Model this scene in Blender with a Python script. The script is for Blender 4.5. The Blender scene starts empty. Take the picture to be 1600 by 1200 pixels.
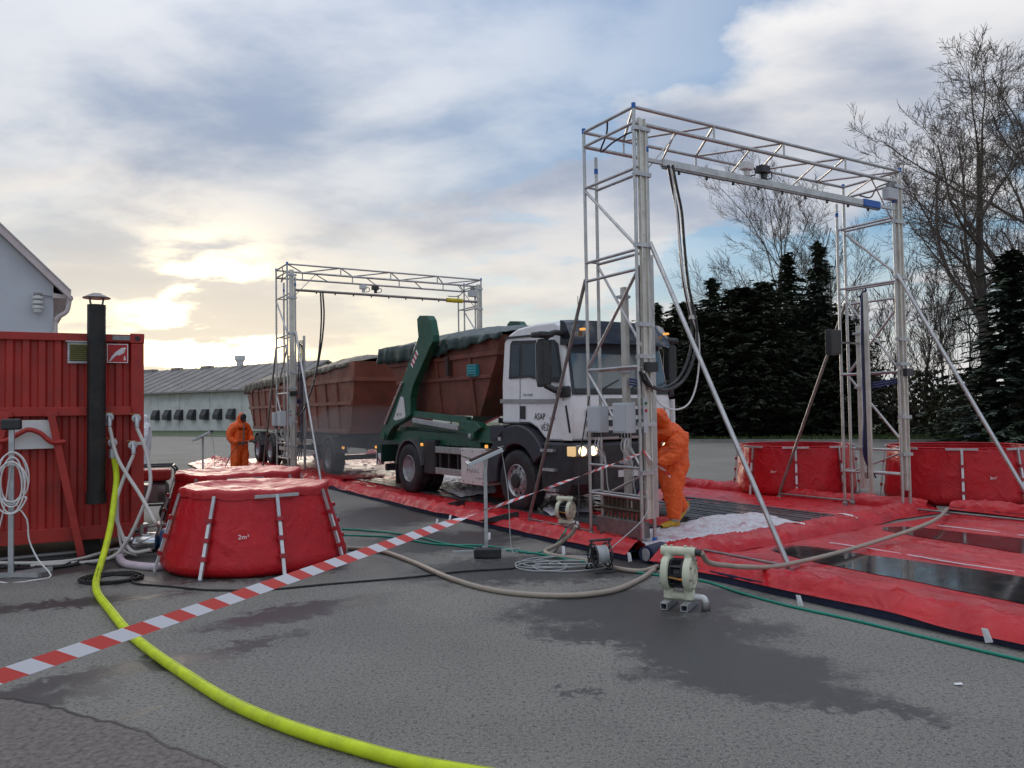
import bpy, bmesh, math, random
from mathutils import Vector, Matrix, noise
C = bpy.context.scene.collection
scn = bpy.context.scene
PI = math.pi
R = math.radians

# ------------------------------------------------------------------ camera
F_PX, PITCH, ROLL, CAM_H = 1231.0, 0.0337, -0.0157, 1.7245
cam = bpy.data.cameras.new('camera')
cam.sensor_width = 36.0
cam.lens = 36.0 * F_PX / 1600.0
cam.clip_start, cam.clip_end = 0.05, 3000.0
cam_ob = bpy.data.objects.new('camera', cam)
C.objects.link(cam_ob)
cam_ob.matrix_world = Matrix.Translation((0, 0, CAM_H)) @ Matrix.Rotation(PI/2 + PITCH, 4, 'X') @ Matrix.Rotation(ROLL, 4, 'Z')
scn.camera = cam_ob

# ------------------------------------------------------------------ world: low sun behind broken cloud
SUN_AZ, SUN_EL = R(-21.0), R(5.5)          # azimuth from +Y towards +X
SUN_DIR = Vector((math.sin(SUN_AZ)*math.cos(SUN_EL), math.cos(SUN_AZ)*math.cos(SUN_EL), math.sin(SUN_EL)))
world = bpy.data.worlds.new('World')
scn.world = world
world.use_nodes = True
nt = world.node_tree
nt.nodes.clear()
def N(t, **k):
    n = nt.nodes.new(t)
    for a, b in k.items():
        setattr(n, a, b)
    return n
def L(a, b): nt.links.new(a, b)
def mth(op, a, b=None, clamp=False):
    n = N('ShaderNodeMath', operation=op, use_clamp=clamp)
    for i, v in enumerate((a, b)):
        if v is None: continue
        if isinstance(v, (int, float)): n.inputs[i].default_value = v
        else: L(v, n.inputs[i])
    return n.outputs[0]
def rng(v, a, b, c=0.0, d=1.0, kind='SMOOTHSTEP'):
    n = N('ShaderNodeMapRange', interpolation_type=kind)
    L(v, n.inputs[0])
    for i, q in zip((1, 2, 3, 4), (a, b, c, d)): n.inputs[i].default_value = q
    return n.outputs[0]
def cmix(f, a, b, typ='MIX'):
    n = N('ShaderNodeMix', data_type='RGBA', blend_type=typ)
    n.clamp_factor = True
    if isinstance(f, (int, float)): n.inputs['Factor'].default_value = f
    else: L(f, n.inputs['Factor'])
    for k, v in (('A', a), ('B', b)):
        s = [i for i in n.inputs if i.name == k and i.type == 'RGBA'][0]
        if isinstance(v, tuple): s.default_value = (*v, 1)
        else: L(v, s)
    return [o for o in n.outputs if o.type == 'RGBA'][0]
sky = N('ShaderNodeTexSky', sky_type='NISHITA')
sky.sun_disc = False
sky.sun_elevation = SUN_EL
sky.sun_rotation = SUN_AZ
sky.altitude = 250
sky.air_density, sky.dust_density, sky.ozone_density = 1.3, 0.3, 4.5
tc = N('ShaderNodeTexCoord')
sep = N('ShaderNodeSeparateXYZ')
L(tc.outputs['Generated'], sep.inputs[0])
dz = mth('MAXIMUM', sep.outputs[2], 0.0)
den = mth('ADD', dz, 0.20)
px_, py_ = mth('DIVIDE', sep.outputs[0], den), mth('DIVIDE', sep.outputs[1], den)
com = N('ShaderNodeCombineXYZ')
L(px_, com.inputs[0]); L(py_, com.inputs[1])
mp = N('ShaderNodeMapping')
mp.inputs['Rotation'].default_value = (0, 0, R(24))
mp.inputs['Scale'].default_value = (0.95, 1.15, 1)
mp.inputs['Location'].default_value = (3.1, 1.7, 0)
L(com.outputs[0], mp.inputs[0])
def noise_tex(vec, scale, detail, rough, dist=0.0, off=None):
    n = N('ShaderNodeTexNoise')
    n.inputs['Scale'].default_value = scale
    n.inputs['Detail'].default_value = detail
    n.inputs['Roughness'].default_value = rough
    n.inputs['Distortion'].default_value = dist
    L(vec, n.inputs['Vector'])
    return n.outputs['Fac']
n1 = noise_tex(mp.outputs[0], 1.15, 8, 0.53, 0.15)       # where the cloud layer opens
n2 = noise_tex(mp.outputs[0], 1.7, 8, 0.54, 0.15)         # light and dark in the layer
n3 = noise_tex(mp.outputs[0], 0.55, 3, 0.5, 0.0)
dot = N('ShaderNodeVectorMath', operation='DOT_PRODUCT')
L(tc.outputs['Generated'], dot.inputs[0])
dot.inputs[1].default_value = SUN_DIR
sd = mth('MAXIMUM', dot.outputs['Value'], 0.0)
g_wide = mth('POWER', sd, 9.0)
g_mid = mth('POWER', sd, 75.0)
g_core = mth('POWER', sd, 350.0)
cover = rng(n1, 0.44, 0.56)
shade = rng(n2, 0.34, 0.64)
cloud = cmix(shade, (0.170, 0.194, 0.246), (0.415, 0.402, 0.390))
cloud = cmix(mth('MULTIPLY', rng(n3, .35, .7), .35), cloud, (0.20, 0.235, 0.31))
low = rng(dz, 0.30, 0.02)                                  # pale band above the horizon
cloud = cmix(mth('MULTIPLY', low, 0.45), cloud, (0.42, 0.41, 0.395))
cloud = cmix(mth('MULTIPLY', mth('MULTIPLY', g_wide, rng(dz, .34, .05)), 0.65), cloud, (0.54, 0.445, 0.31))
edge = mth('MULTIPLY', mth('MULTIPLY', rng(n2, 0.46, 0.60), g_mid), rng(dz, .22, .10))         # lit rims near the sun
cloud = cmix(mth('MULTIPLY', edge, 1.0, True), cloud, (0.78, 0.63, 0.36))
cloud = cmix(mth('MULTIPLY', rng(n2, .44, .56), mth('MULTIPLY', g_core, 1.3), True), cloud, (2.4, 1.95, 1.15))
bright = mth('ADD', mth('MULTIPLY', rng(dz, .28, 1.0), 1.35), 0.84)          # an overcast layer is brighter overhead
brc = N('ShaderNodeCombineXYZ')
for i_ in range(3): L(bright, brc.inputs[i_])
cloud = cmix(1.0, cloud, brc.outputs[0], 'MULTIPLY')
bgc = N('ShaderNodeBackground'); L(cloud, bgc.inputs[0]); bgc.inputs[1].default_value = 1.0
bgs = N('ShaderNodeBackground'); L(sky.outputs[0], bgs.inputs[0]); bgs.inputs[1].default_value = 0.10
veil = mth('MAXIMUM', mth('MULTIPLY', cover, 0.96), 0.22)
veil = mth('MAXIMUM', veil, mth('MULTIPLY', low, 0.9))
veil = mth('MAXIMUM', veil, mth('MULTIPLY', mth('POWER', sd, 4.0), 0.97))
mx = N('ShaderNodeMixShader')
L(veil, mx.inputs[0]); L(bgs.outputs[0], mx.inputs[1]); L(bgc.outputs[0], mx.inputs[2])
out = N('ShaderNodeOutputWorld'); L(mx.outputs[0], out.inputs[0])

# ------------------------------------------------------------------ sun (veiled), exposure
sl = bpy.data.lights.new('sun', 'SUN')
sl.energy, sl.angle, sl.color = 0.5, R(25), (1.0, 0.88, 0.72)
sun = bpy.data.objects.new('sun', sl); C.objects.link(sun)
sun.rotation_euler = (-SUN_DIR).to_track_quat('-Z', 'Y').to_euler()
vs = scn.view_settings
vs.view_transform, vs.look, vs.gamma, vs.exposure = 'Standard', 'None', 1.0, 1.32
vs.use_curve_mapping = False

# ------------------------------------------------------------------ pixel -> place helpers
def ray(px, py):
    a, b = (px-800)/F_PX, (py-600)/F_PX
    c, s = math.cos(ROLL), math.sin(ROLL)
    u, v = c*a + s*b, -s*a + c*b
    return Vector((u, math.cos(PITCH) + v*math.sin(PITCH), math.sin(PITCH) - v*math.cos(PITCH)))
def G(px, py, z=0.0):
    r = ray(px, py)
    return Vector((0, 0, CAM_H)) + r*((z-CAM_H)/r.z)
def AT(px, py, Y):
    r = ray(px, py)
    return Vector((0, 0, CAM_H)) + r*(Y/r.y)
YAW = 0.548
AX = Vector((1.5863, 9.8166, 0))
WX = Vector((math.cos(YAW), math.sin(YAW), 0))
WY = Vector((-math.sin(YAW), math.cos(YAW), 0))
def W(s, t, z=0.0): return AX + WX*s + WY*t + Vector((0, 0, z))      # lane frame: s across, t along (away)
def ST(p):
    q = Vector(p) - AX
    return q.dot(WX), q.dot(WY)

# ------------------------------------------------------------------ mesh helpers
class MB:
    def __init__(self): self.v, self.f = [], []
    def add(self, vs, fs, M=None):
        b = len(self.v)
        self.v += [tuple(M @ Vector(p)) if M else tuple(p) for p in vs]
        self.f += [tuple(i+b for i in f) for f in fs]
        return self
    def box(self, x0, x1, y0, y1, z0, z1, M=None):
        vs = [(x, y, z) for z in (z0, z1) for y in (y0, y1) for x in (x0, x1)]
        return self.add(vs, [(0,2,3,1), (4,5,7,6), (0,1,5,4), (2,6,7,3), (0,4,6,2), (1,3,7,5)], M)
    def bar(self, p0, p1, w, h, up=(0, 0, 1)):
        p0, p1 = Vector(p0), Vector(p1); d = (p1-p0).normalized(); u = Vector(up)
        if abs(d.dot(u)) > .98: u = Vector((0, 1, 0))
        a = d.cross(u).normalized(); b = a.cross(d).normalized()
        vs = [p + a*(i*w/2) + b*(j*h/2) for p in (p0, p1) for i, j in ((-1,-1), (1,-1), (1,1), (-1,1))]
        return self.add(vs, [(0,1,2,3), (7,6,5,4), (0,4,5,1), (1,5,6,2), (2,6,7,3), (3,7,4,0)])
    def tube(self, p0, p1, r, r2=None, n=8): return self.path([p0, p1], [r, r if r2 is None else r2], n)
    def path(self, pts, r, n=8, closed=False, flat=1.0):
        pts = [Vector(p) for p in pts]; m = len(pts)
        rr = r if isinstance(r, (list, tuple)) else [r]*m
        up = None; vs = []; fs = []
        for i in range(m):
            if closed: d = pts[(i+1) % m] - pts[i-1]
            else: d = pts[min(i+1, m-1)] - pts[max(i-1, 0)]
            d = d.normalized() if d.length > 1e-9 else Vector((0, 0, 1))
            if up is None:
                up = Vector((0, 0, 1)) if abs(d.z) < .9 else Vector((1, 0, 0))
            a = d.cross(up)
            if a.length < 1e-6: a = d.cross(Vector((.3, .5, .8)))
            a.normalize(); b = a.cross(d).normalized(); up = b
            for k in range(n):
                t = 2*PI*k/n
                vs.append(pts[i] + a*(math.cos(t)*rr[i]) + b*(math.sin(t)*rr[i]*flat))
        for i in range(m if closed else m-1):
            j = (i+1) % m
            for k in range(n):
                k2 = (k+1) % n
                fs.append((i*n+k, i*n+k2, j*n+k2, j*n+k))
        if not closed: fs += [tuple(range(n))[::-1], tuple((m-1)*n+k for k in range(n))]
        return self.add(vs, fs)
    def lathe(self, prof, n=24, M=None, cap=True):
        vs = [(r*math.cos(2*PI*k/n), r*math.sin(2*PI*k/n), z) for r, z in prof for k in range(n)]
        fs = []
        for i in range(len(prof)-1):
            for k in range(n):
                k2 = (k+1) % n
                fs.append((i*n+k, i*n+k2, (i+1)*n+k2, (i+1)*n+k))
        if cap:
            fs += [tuple(range(n))[::-1], tuple((len(prof)-1)*n+k for k in range(n))]
        return self.add(vs, fs, M)
    def prism(self, poly, axis, c0, c1, M=None):
        n = len(poly)
        def mk(a, b, c): return {'x': (c, a, b), 'y': (a, c, b), 'z': (a, b, c)}[axis]
        vs = [mk(a, b, c) for c in (c0, c1) for a, b in poly]
        fs = [tuple(range(n))[::-1], tuple(range(n, 2*n))] + [(i, (i+1) % n, n+(i+1) % n, n+i) for i in range(n)]
        return self.add(vs, fs, M)
    def grid(self, fn, nu, nv, closed_u=False):
        vs = [fn(i/nu, j/nv) for j in range(nv+1) for i in range(nu if closed_u else nu+1)]
        w = nu if closed_u else nu+1
        fs = [(j*w+i, j*w+(i+1) % w, (j+1)*w+(i+1) % w, (j+1)*w+i) for j in range(nv) for i in range(nu)]
        return self.add(vs, fs)
    def build(self, name, mat, parent=None, smooth=None, bevel=0.0, solid=0.0, loc=None, fixn=True):
        me = bpy.data.meshes.new(name)
        me.from_pydata(self.v, [], self.f)
        if fixn:
            bm = bmesh.new(); bm.from_mesh(me)
            bmesh.ops.recalc_face_normals(bm, faces=bm.faces); bm.to_mesh(me); bm.free()
        me.materials.append(mat)
        if smooth is not None:
            me.shade_smooth()
            if smooth < 180: me.set_sharp_from_angle(angle=R(smooth))
        o = bpy.data.objects.new(name, me); C.objects.link(o)
        if parent: o.parent = parent
        if loc: o.location = loc
        if solid:
            s = o.modifiers.new('s', 'SOLIDIFY'); s.thickness = solid; s.offset = 0
        if bevel:
            b = o.modifiers.new('b', 'BEVEL'); b.width = bevel; b.segments = 2; b.limit_method = 'ANGLE'; b.angle_limit = R(35)
        return o
def tag(o, label, cat, group=None):
    o['label'] = label; o['category'] = cat
    if group: o['group'] = group
    return o
def thing(name, label, cat, loc=(0, 0, 0), rotz=0.0, group=None):
    o = bpy.data.objects.new(name, None); C.objects.link(o)
    o.location = loc; o.rotation_euler = (0, 0, rotz); o.empty_display_size = .2
    return tag(o, label, cat, group)
def copy_part(o, parent, name=None):
    c = o.copy(); C.objects.link(c); c.parent = parent
    return c
def spline(pts, k=8):
    pts = [Vector(p) for p in pts]; q = [2*pts[0]-pts[1]] + pts + [2*pts[-1]-pts[-2]]; o = []
    for i in range(1, len(q)-2):
        a, b, c, d = q[i-1:i+3]
        for j in range(k):
            t = j/k
            o.append(.5*((2*b) + (c-a)*t + (2*a-5*b+4*c-d)*t*t + (3*b-a-3*c+d)*t**3))
    o.append(pts[-1]); return o
def nz(x, y, z=0.0, s=1.0): return noise.noise(Vector((x*s, y*s, z*s)))
def fb(x, y, z=0.0, s=1.0): return noise.fractal(Vector((x*s, y*s, z*s)), 1.0, 2.0, 4)
def text(name, body, size, mat, parent, M, sx=1.0, depth=.0015, bold=0.0):
    cu = bpy.data.curves.new(name, 'FONT'); cu.body = body; cu.size = size; cu.align_x = 'CENTER'; cu.align_y = 'CENTER'
    cu.extrude = depth; cu.resolution_u = 3; cu.offset = bold
    t = bpy.data.objects.new(name, cu); C.objects.link(t)
    dg = bpy.context.evaluated_depsgraph_get()
    me = bpy.data.meshes.new_from_object(t.evaluated_get(dg))
    bpy.data.objects.remove(t); bpy.data.curves.remove(cu)
    me.transform(M @ Matrix.Diagonal((sx, 1, 1, 1)))
    me.materials.clear(); me.materials.append(mat)
    o = bpy.data.objects.new(name, me); C.objects.link(o); o.parent = parent
    return o
def basis(o, x, y):          # matrix with text x along x, text y along y, at o
    x, y = Vector(x).normalized(), Vector(y).normalized(); z = x.cross(y)
    return Matrix(((x.x, y.x, z.x, o[0]), (x.y, y.y, z.y, o[1]), (x.z, y.z, z.z, o[2]), (0, 0, 0, 1)))

# ------------------------------------------------------------------ materials
MATS = {}
def mat(name, col, rough=.5, metal=0.0, var=.18, vs=4.0, bump=0.0, bs=40.0, dirt=None, dirt_amt=.5, ds=2.5, rvar=.1,
        emit=None, es=1.0, coat=0.0, bdist=.5, stretch=None, wrinkle=0.0, ws=5.0, trans=0.0, alpha=None, spec=None):
    if name in MATS: return MATS[name]
    m = bpy.data.materials.new(name); MATS[name] = m
    m.use_nodes = True; t = m.node_tree; b = t.nodes['Principled BSDF']
    def n(k): return t.nodes.new(k)
    tc = n('ShaderNodeTexCoord'); vec = tc.outputs['Object']
    if stretch:
        mp = n('ShaderNodeMapping'); mp.inputs['Scale'].default_value = stretch
        t.links.new(vec, mp.inputs[0]); vec = mp.outputs[0]
    def tex(s, d=5, r=.55, dist=0.0):
        q = n('ShaderNodeTexNoise'); q.inputs['Scale'].default_value = s; q.inputs['Detail'].default_value = d
        q.inputs['Roughness'].default_value = r; q.inputs['Distortion'].default_value = dist
        t.links.new(vec, q.inputs['Vector']); return q.outputs['Fac']
    def mr(x, a, b_, c, d):
        q = n('ShaderNodeMapRange'); t.links.new(x, q.inputs[0])
        for i, v in zip((1, 2, 3, 4), (a, b_, c, d)): q.inputs[i].default_value = v
        return q.outputs[0]
    def mix(f, a, b_, typ='MIX'):
        q = n('ShaderNodeMix'); q.data_type = 'RGBA'; q.blend_type = typ; q.clamp_factor = True
        if isinstance(f, float): q.inputs['Factor'].default_value = f
        else: t.links.new(f, q.inputs['Factor'])
        A_, B_ = [i for i in q.inputs if i.type == 'RGBA'][:2]
        for s_, v in ((A_, a), (B_, b_)):
            if isinstance(v, tuple): s_.default_value = (*v, 1)
            else: t.links.new(v, s_)
        return [o for o in q.outputs if o.type == 'RGBA'][0]
    f1 = tex(vs)
    c = mix(mr(f1, .3, .7, 0, 1), tuple(max(0, x*(1-var)) for x in col), tuple(min(1, x*(1+var)) for x in col))
    if dirt:
        c = mix(mr(tex(ds, 7, .65), .48, .72, 0, dirt_amt), c, dirt)
    t.links.new(c, b.inputs['Base Color'])
    b.inputs['Metallic'].default_value = metal
    t.links.new(mr(tex(vs*2.3), .3, .7, max(.03, rough-rvar), min(1, rough+rvar)), b.inputs['Roughness'])
    nrm = None
    if wrinkle:
        q = n('ShaderNodeTexNoise'); q.inputs['Scale'].default_value = ws; q.inputs['Detail'].default_value = 3
        q.inputs['Distortion'].default_value = 1.6
        try: q.noise_type = 'RIDGED_MULTIFRACTAL'
        except Exception: pass
        t.links.new(vec, q.inputs['Vector'])
        bu = n('ShaderNodeBump'); bu.inputs['Strength'].default_value = wrinkle; bu.inputs['Distance'].default_value = .03
        t.links.new(q.outputs['Fac'], bu.inputs['Height']); nrm = bu.outputs[0]
        q2 = n('ShaderNodeTexNoise'); q2.inputs['Scale'].default_value = ws*3.1; q2.inputs['Detail'].default_value = 4; q2.inputs['Distortion'].default_value = 2.2
        t.links.new(vec, q2.inputs['Vector'])
        bu3 = n('ShaderNodeBump'); bu3.inputs['Strength'].default_value = wrinkle*.8; bu3.inputs['Distance'].default_value = .018
        t.links.new(q2.outputs['Fac'], bu3.inputs['Height']); t.links.new(nrm, bu3.inputs['Normal']); nrm = bu3.outputs[0]
    if bump:
        bu = n('ShaderNodeBump'); bu.inputs['Strength'].default_value = bump; bu.inputs['Distance'].default_value = .01*bdist
        t.links.new(tex(bs, 4, .6), bu.inputs['Height'])
        if nrm: t.links.new(nrm, bu.inputs['Normal'])
        nrm = bu.outputs[0]
    if nrm: t.links.new(nrm, b.inputs['Normal'])
    if emit:
        b.inputs['Emission Color'].default_value = (*emit, 1); b.inputs['Emission Strength'].default_value = es
    if coat: b.inputs['Coat Weight'].default_value = coat; b.inputs['Coat Roughness'].default_value = .08
    if trans: b.inputs['Transmission Weight'].default_value = trans
    if spec is not None: b.inputs['Specular IOR Level'].default_value = spec
    if alpha is not None: b.inputs['Alpha'].default_value = alpha
    return m
alu = mat('aluminium', (.52, .51, .50), .40, .92, .14, 6, .05, 60, (.35, .34, .32), .5, 5)
alu_w = mat('aluminium_channel', (.66, .64, .58), .42, .6, .12, 5, .05, 50, (.42, .38, .30), .5, 4)
steel_d = mat('dull_steel', (.28, .27, .26), .45, .7, .2, 8, .1, 40, (.16, .12, .1), .5, 5)
galv = mat('galvanised', (.50, .51, .52), .45, .7, .15, 12)
black = mat('black_rubber', (.018, .018, .019), .55, 0, .3, 8, .1, 60, (.07, .065, .06), .5, 4)
blackp = mat('black_plastic', (.022, .023, .026), .38, 0, .2, 5, .05, 80, (.08, .075, .07), .35, 3)
navy = mat('navy_fabric', (.012, .016, .05), .6, 0, .2, 6, .1, 60)
blue = mat('blue_tape', (.02, .12, .45), .45, 0, .15, 8)
bluehose = mat('blue_hose', (.015, .03, .13), .4, 0, .2, 8)
red_c = mat('container_red', (.40, .028, .020), .52, 0, .14, 2.5, .12, 35, (.14, .03, .025), .45, 3.5)
red_pvc = mat('red_tarpaulin', (.50, .010, .016), .36, 0, .14, 2.2, .05, 90, (.30, .012, .018), .5, 2.0, .12, wrinkle=.55, ws=3.2, spec=.32)
red_floor = mat('red_floor_sheet', (.50, .013, .02), .33, 0, .2, 1.2, .04, 60, (.30, .02, .03), .6, 1.1, .14, wrinkle=.7, ws=2.6, spec=.45)
red_dark = mat('red_strap', (.36, .012, .02), .5)
white_p = mat('white_paint', (.82, .82, .82), .3, 0, .04, 2, 0, 40, (.56, .54, .50), .35, 2.2, coat=.4)
white_pl = mat('white_plastic', (.68, .68, .67), .4, 0, .08, 5, 0, 40, (.45, .43, .4), .35, 5)
refl = mat('reflective_tape', (.75, .76, .77), .35, 0, .08, 12, 0, 40, (.5, .48, .46), .4, 9)
lilac = mat('suction_hose', (.55, .46, .52), .4, 0, .1, 6)
grey_box = mat('grey_cabinet', (.50, .53, .55), .42, 0, .06, 4, .03, 60, (.33, .33, .33), .3, 4)
green = mat('loader_green', (.008, .085, .045), .34, 0, .18, 3, .05, 40, (.03, .05, .04), .4, 4, coat=.3)
brown = mat('skip_brown', (.185, .055, .034), .6, 0, .22, 1.8, .25, 30, (.085, .04, .03), .75, 2.6)
brown2 = mat('trailer_brown', (.25, .082, .050), .55, 0, .22, 1.5, .25, 30, (.10, .05, .038), .75, 2.2)
tarp_g = mat('tarp_green', (.010, .030, .025), .42, 0, .3, 3, .1, 50, (.05, .07, .06), .4, 3, wrinkle=.35, ws=4)
tarp_b = mat('tarp_brown', (.10, .085, .058), .6, 0, .35, 3, .1, 50, (.03, .03, .024), .6, 3, wrinkle=.35, ws=4)
chassis = mat('chassis_black', (.02, .02, .021), .55, 0, .3, 4, .15, 40, (.06, .055, .05), .5, 3)
tyre = mat('tyre', (.016, .016, .017), .7, 0, .3, 6, .2, 50, (.06, .055, .05), .5, 4)
rimm = mat('rim', (.45, .45, .46), .4, .7, .15, 8, 0, 40, (.16, .15, .14), .6, 6)
glass = mat('glass', (.030, .045, .052), .05, 0, .1, 2, 0, 40, rvar=.02, spec=.9)
glass2 = mat('windscreen_glass', (.085, .13, .15), .05, 0, .15, 2, 0, 40, rvar=.02, spec=1.0)
mirror = mat('mirror_glass', (.75, .8, .78), .05, 1.0, .03, 2, rvar=.02)
amber = mat('amber_lamp', (.6, .25, .03), .3, emit=(1, .45, .1), es=.35)
lamp_on = mat('headlamp_on', (.9, .85, .7), .2, emit=(1, .74, .38), es=1.5)
lens = mat('headlamp_lens', (.32, .30, .27), .12, .5)
orange = mat('orange_suit', (.95, .125, .012), .42, 0, .10, 6, .05, 90, (.66, .08, .012), .3, 5, wrinkle=.95, ws=6)
white_s = mat('white_suit', (.72, .73, .76), .6, 0, .05, 6, wrinkle=.5, ws=8)
yboot = mat('yellow_boot', (.55, .32, .02), .4, 0, .15, 8, .05, 40, (.25, .15, .03), .5, 6)
cream = mat('pump_cream', (.60, .61, .46), .45, 0, .08, 6, .08, 40, (.40, .40, .30), .4, 5)
hose_y = mat('yellow_hose', (.60, .74, .012), .55, 0, .12, 9, .5, 160, (.36, .42, .04), .6, 7)
hose_w = mat('white_hose', (.55, .53, .49), .5, 0, .1, 5, .05, 60, (.35, .32, .28), .5, 5)
hose_b = mat('beige_hose', (.36, .30, .24), .5, 0, .15, 4, .05, 60, (.22, .18, .15), .5, 4)
hose_g = mat('green_hose', (.0, .22, .15), .35, 0, .12, 6)
cable_w = mat('white_cable', (.72, .72, .70), .45, 0, .05, 8)
cable_g = mat('grey_cable', (.42, .43, .43), .5, 0, .1, 8)
brass = mat('brass', (.35, .20, .07), .4, .8, .3, 20)
concrete = mat('concrete_panel', (.68, .68, .65), .8, 0, .08, 1.2, .1, 10, (.34, .31, .27), .55, .7)
render_w = mat('white_render', (.56, .59, .63), .8, 0, .05, 1.5, .1, 30, (.46, .48, .51), .4, .8)
roofm = mat('roof_sheet', (.20, .18, .165), .6, 0, .2, .6, .1, 10, (.26, .25, .24), .5, .5)
fascia = mat('fascia', (.60, .52, .51), .6, 0, .12, 3)
bark = mat('bark', (.10, .084, .07), .9, 0, .3, 3, .5, 20)
twig = mat('twig', (.12, .095, .078), .9, 0, .25, 3)
needle = mat('spruce_needles', (.058, .080, .052), .7, 0, .6, .7)
needle2 = mat('yew_needles', (.064, .078, .046), .7, 0, .6, .7)
shrubm = mat('shrub_leaves', (.055, .052, .024), .8, 0, .5, 1.2)
grassm = mat('grass', (.050, .075, .022), .9, 0, .4, .8)
ink = mat('black_lettering', (.02, .02, .025), .5)
whiteink = mat('white_lettering', (.8, .8, .8), .5)
teal = mat('teal_label', (.03, .30, .34), .5)
sheetw = mat('white_sheet', (.60, .59, .62), .45, 0, .08, 3, 0, 40, (.40, .09, .12), .85, 4.2, wrinkle=.6, ws=5)
mesh_red = mat('sheet_print_red', (.45, .03, .05), .5)
board = mat('wet_black_board', (.040, .042, .045), .34, 0, .3, 3, .08, 30, (.09, .09, .09), .4, 2)
water = mat('dirty_water', (.034, .032, .033), .10, 0, .3, 1.5, .12, 5, (.06, .05, .05), .5, 2, rvar=.06, spec=.7)
yellow = mat('yellow_wrap', (.6, .5, .02), .5)
# ================================================================== SETTING
def struct(o): o['kind'] = 'structure'; return o
# ---- asphalt yard: one sheet to the horizon, wet stains with shapes of their own
am = bpy.data.materials.new('asphalt'); am.use_nodes = True
nt = am.node_tree; bs = nt.nodes['Principled BSDF']
tc = N('ShaderNodeTexCoord'); P = tc.outputs['Object']
nd = noise_tex(P, 1.6, 6, .65)
nd2 = noise_tex(P, 9.0, 5, .7)
off = N('ShaderNodeVectorMath', operation='SCALE'); 
cmb = N('ShaderNodeCombineXYZ'); L(mth('SUBTRACT', nd, .5), cmb.inputs[0]); L(mth('SUBTRACT', nd2, .5), cmb.inputs[1])
L(cmb.outputs[0], off.inputs[0]); off.inputs['Scale'].default_value = 0.9
adv = N('ShaderNodeVectorMath', operation='ADD'); L(P, adv.inputs[0]); L(off.outputs[0], adv.inputs[1])
wet = None
blobs = [((990, 945), (1.25, .62), 20), ((1180, 1070), (.80, .30), -22), ((1090, 1010), (.70, .36), -25), ((880, 885), (2.1, .8), 10), ((1330, 1095), (.6, .16), -30), ((930, 990), (.5, .25), -10), ((1060, 980), (.9, .42), -10), ((1150, 1035), (.75, .34), -22),
         ((640, 850), (2.0, .9), 25), ((470, 955), (.95, .26), 38), ((370, 1010), (.55, .12), 40), ((120, 1060), (.8, .17), 40), ((80, 945), (1.3, .2), 20),
         ((215, 1115), (.10, .06), 0), ((340, 1030), (.22, .07), 20), ((910, 1080), (.10, .04), 0), ((120, 880), (1.6, .8), 25), ((640, 800), (3.0, 1.2), 60),
         ((200, 1050), (.5, .14), 40), ((420, 890), (1.6, .55), 20), ((20, 1100), (.6, .2), 30)]
for (px, py), (a, b), rot in blobs:
    c = G(px, py)
    m_ = N('ShaderNodeMapping', vector_type='TEXTURE')
    m_.inputs['Location'].default_value = (c.x, c.y, 0); m_.inputs['Rotation'].default_value = (0, 0, R(rot)); m_.inputs['Scale'].default_value = (a, b, 1)
    L(adv.outputs[0], m_.inputs[0])
    ln = N('ShaderNodeVectorMath', operation='LENGTH'); L(m_.outputs[0], ln.inputs[0])
    v = mth('SUBTRACT', 1.15, ln.outputs['Value'])
    wet = v if wet is None else mth('MAXIMUM', wet, v)
brk = mth('SUBTRACT', noise_tex(P, 4.0, 9, .68), .5)
fine = mth('SUBTRACT', noise_tex(P, 22.0, 5, .7), .5)
field = mth('ADD', mth('MAXIMUM', wet, -.6), mth('ADD', mth('MULTIPLY', brk, 1.5), mth('MULTIPLY', fine, .7)))
damp = mth('MULTIPLY', rng(noise_tex(P, .33, 6, .6), .58, .66), .35)
wet = mth('MAXIMUM', rng(field, -.08, .48), mth('MULTIPLY', damp, rng(brk, -.05, .08)))
ag = noise_tex(P, 95, 3, .75); ag2 = noise_tex(P, 38, 4, .7); big = noise_tex(P, .5, 5, .6)
base = cmix(rng(big, .3, .7), (.140, .132, .115), (.205, .193, .168))
base = cmix(mth('MULTIPLY', rng(ag, .48, .64), .9), base, (.33, .318, .285))
base = cmix(mth('MULTIPLY', rng(ag2, .50, .36), .8), base, (.055, .055, .053))
pink = rng(noise_tex(P, 1.1, 7, .7), .60, .74)
base = cmix(mth('MULTIPLY', pink, .35), base, (.22, .185, .175))
vor = N('ShaderNodeTexVoronoi'); vor.inputs['Scale'].default_value = 70; L(P, vor.inputs['Vector'])
base = cmix(mth('MULTIPLY', rng(vor.outputs['Distance'], .14, .05), .25), base, (.36, .36, .34))
col = cmix(mth('MULTIPLY', wet, .86), base, (.030, .029, .030))
L(col, bs.inputs['Base Color'])
L(mth('SUBTRACT', .86, mth('MULTIPLY', wet, .46)), bs.inputs['Roughness'])
bu = N('ShaderNodeBump'); bu.inputs['Strength'].default_value = .55; bu.inputs['Distance'].default_value = .006
L(ag2, bu.inputs['Height'])
bu2 = N('ShaderNodeBump'); bu2.inputs['Strength'].default_value = .5; bu2.inputs['Distance'].default_value = .004
L(ag, bu2.inputs['Height']); L(bu.outputs[0], bu2.inputs['Normal']); L(bu2.outputs[0], bs.inputs['Normal'])
g = MB()
g.add([(-900, -300, 0), (900, -300, 0), (900, 1500, 0), (-900, 1500, 0)], [(0, 1, 2, 3)])
struct(g.build('ground', am))
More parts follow.
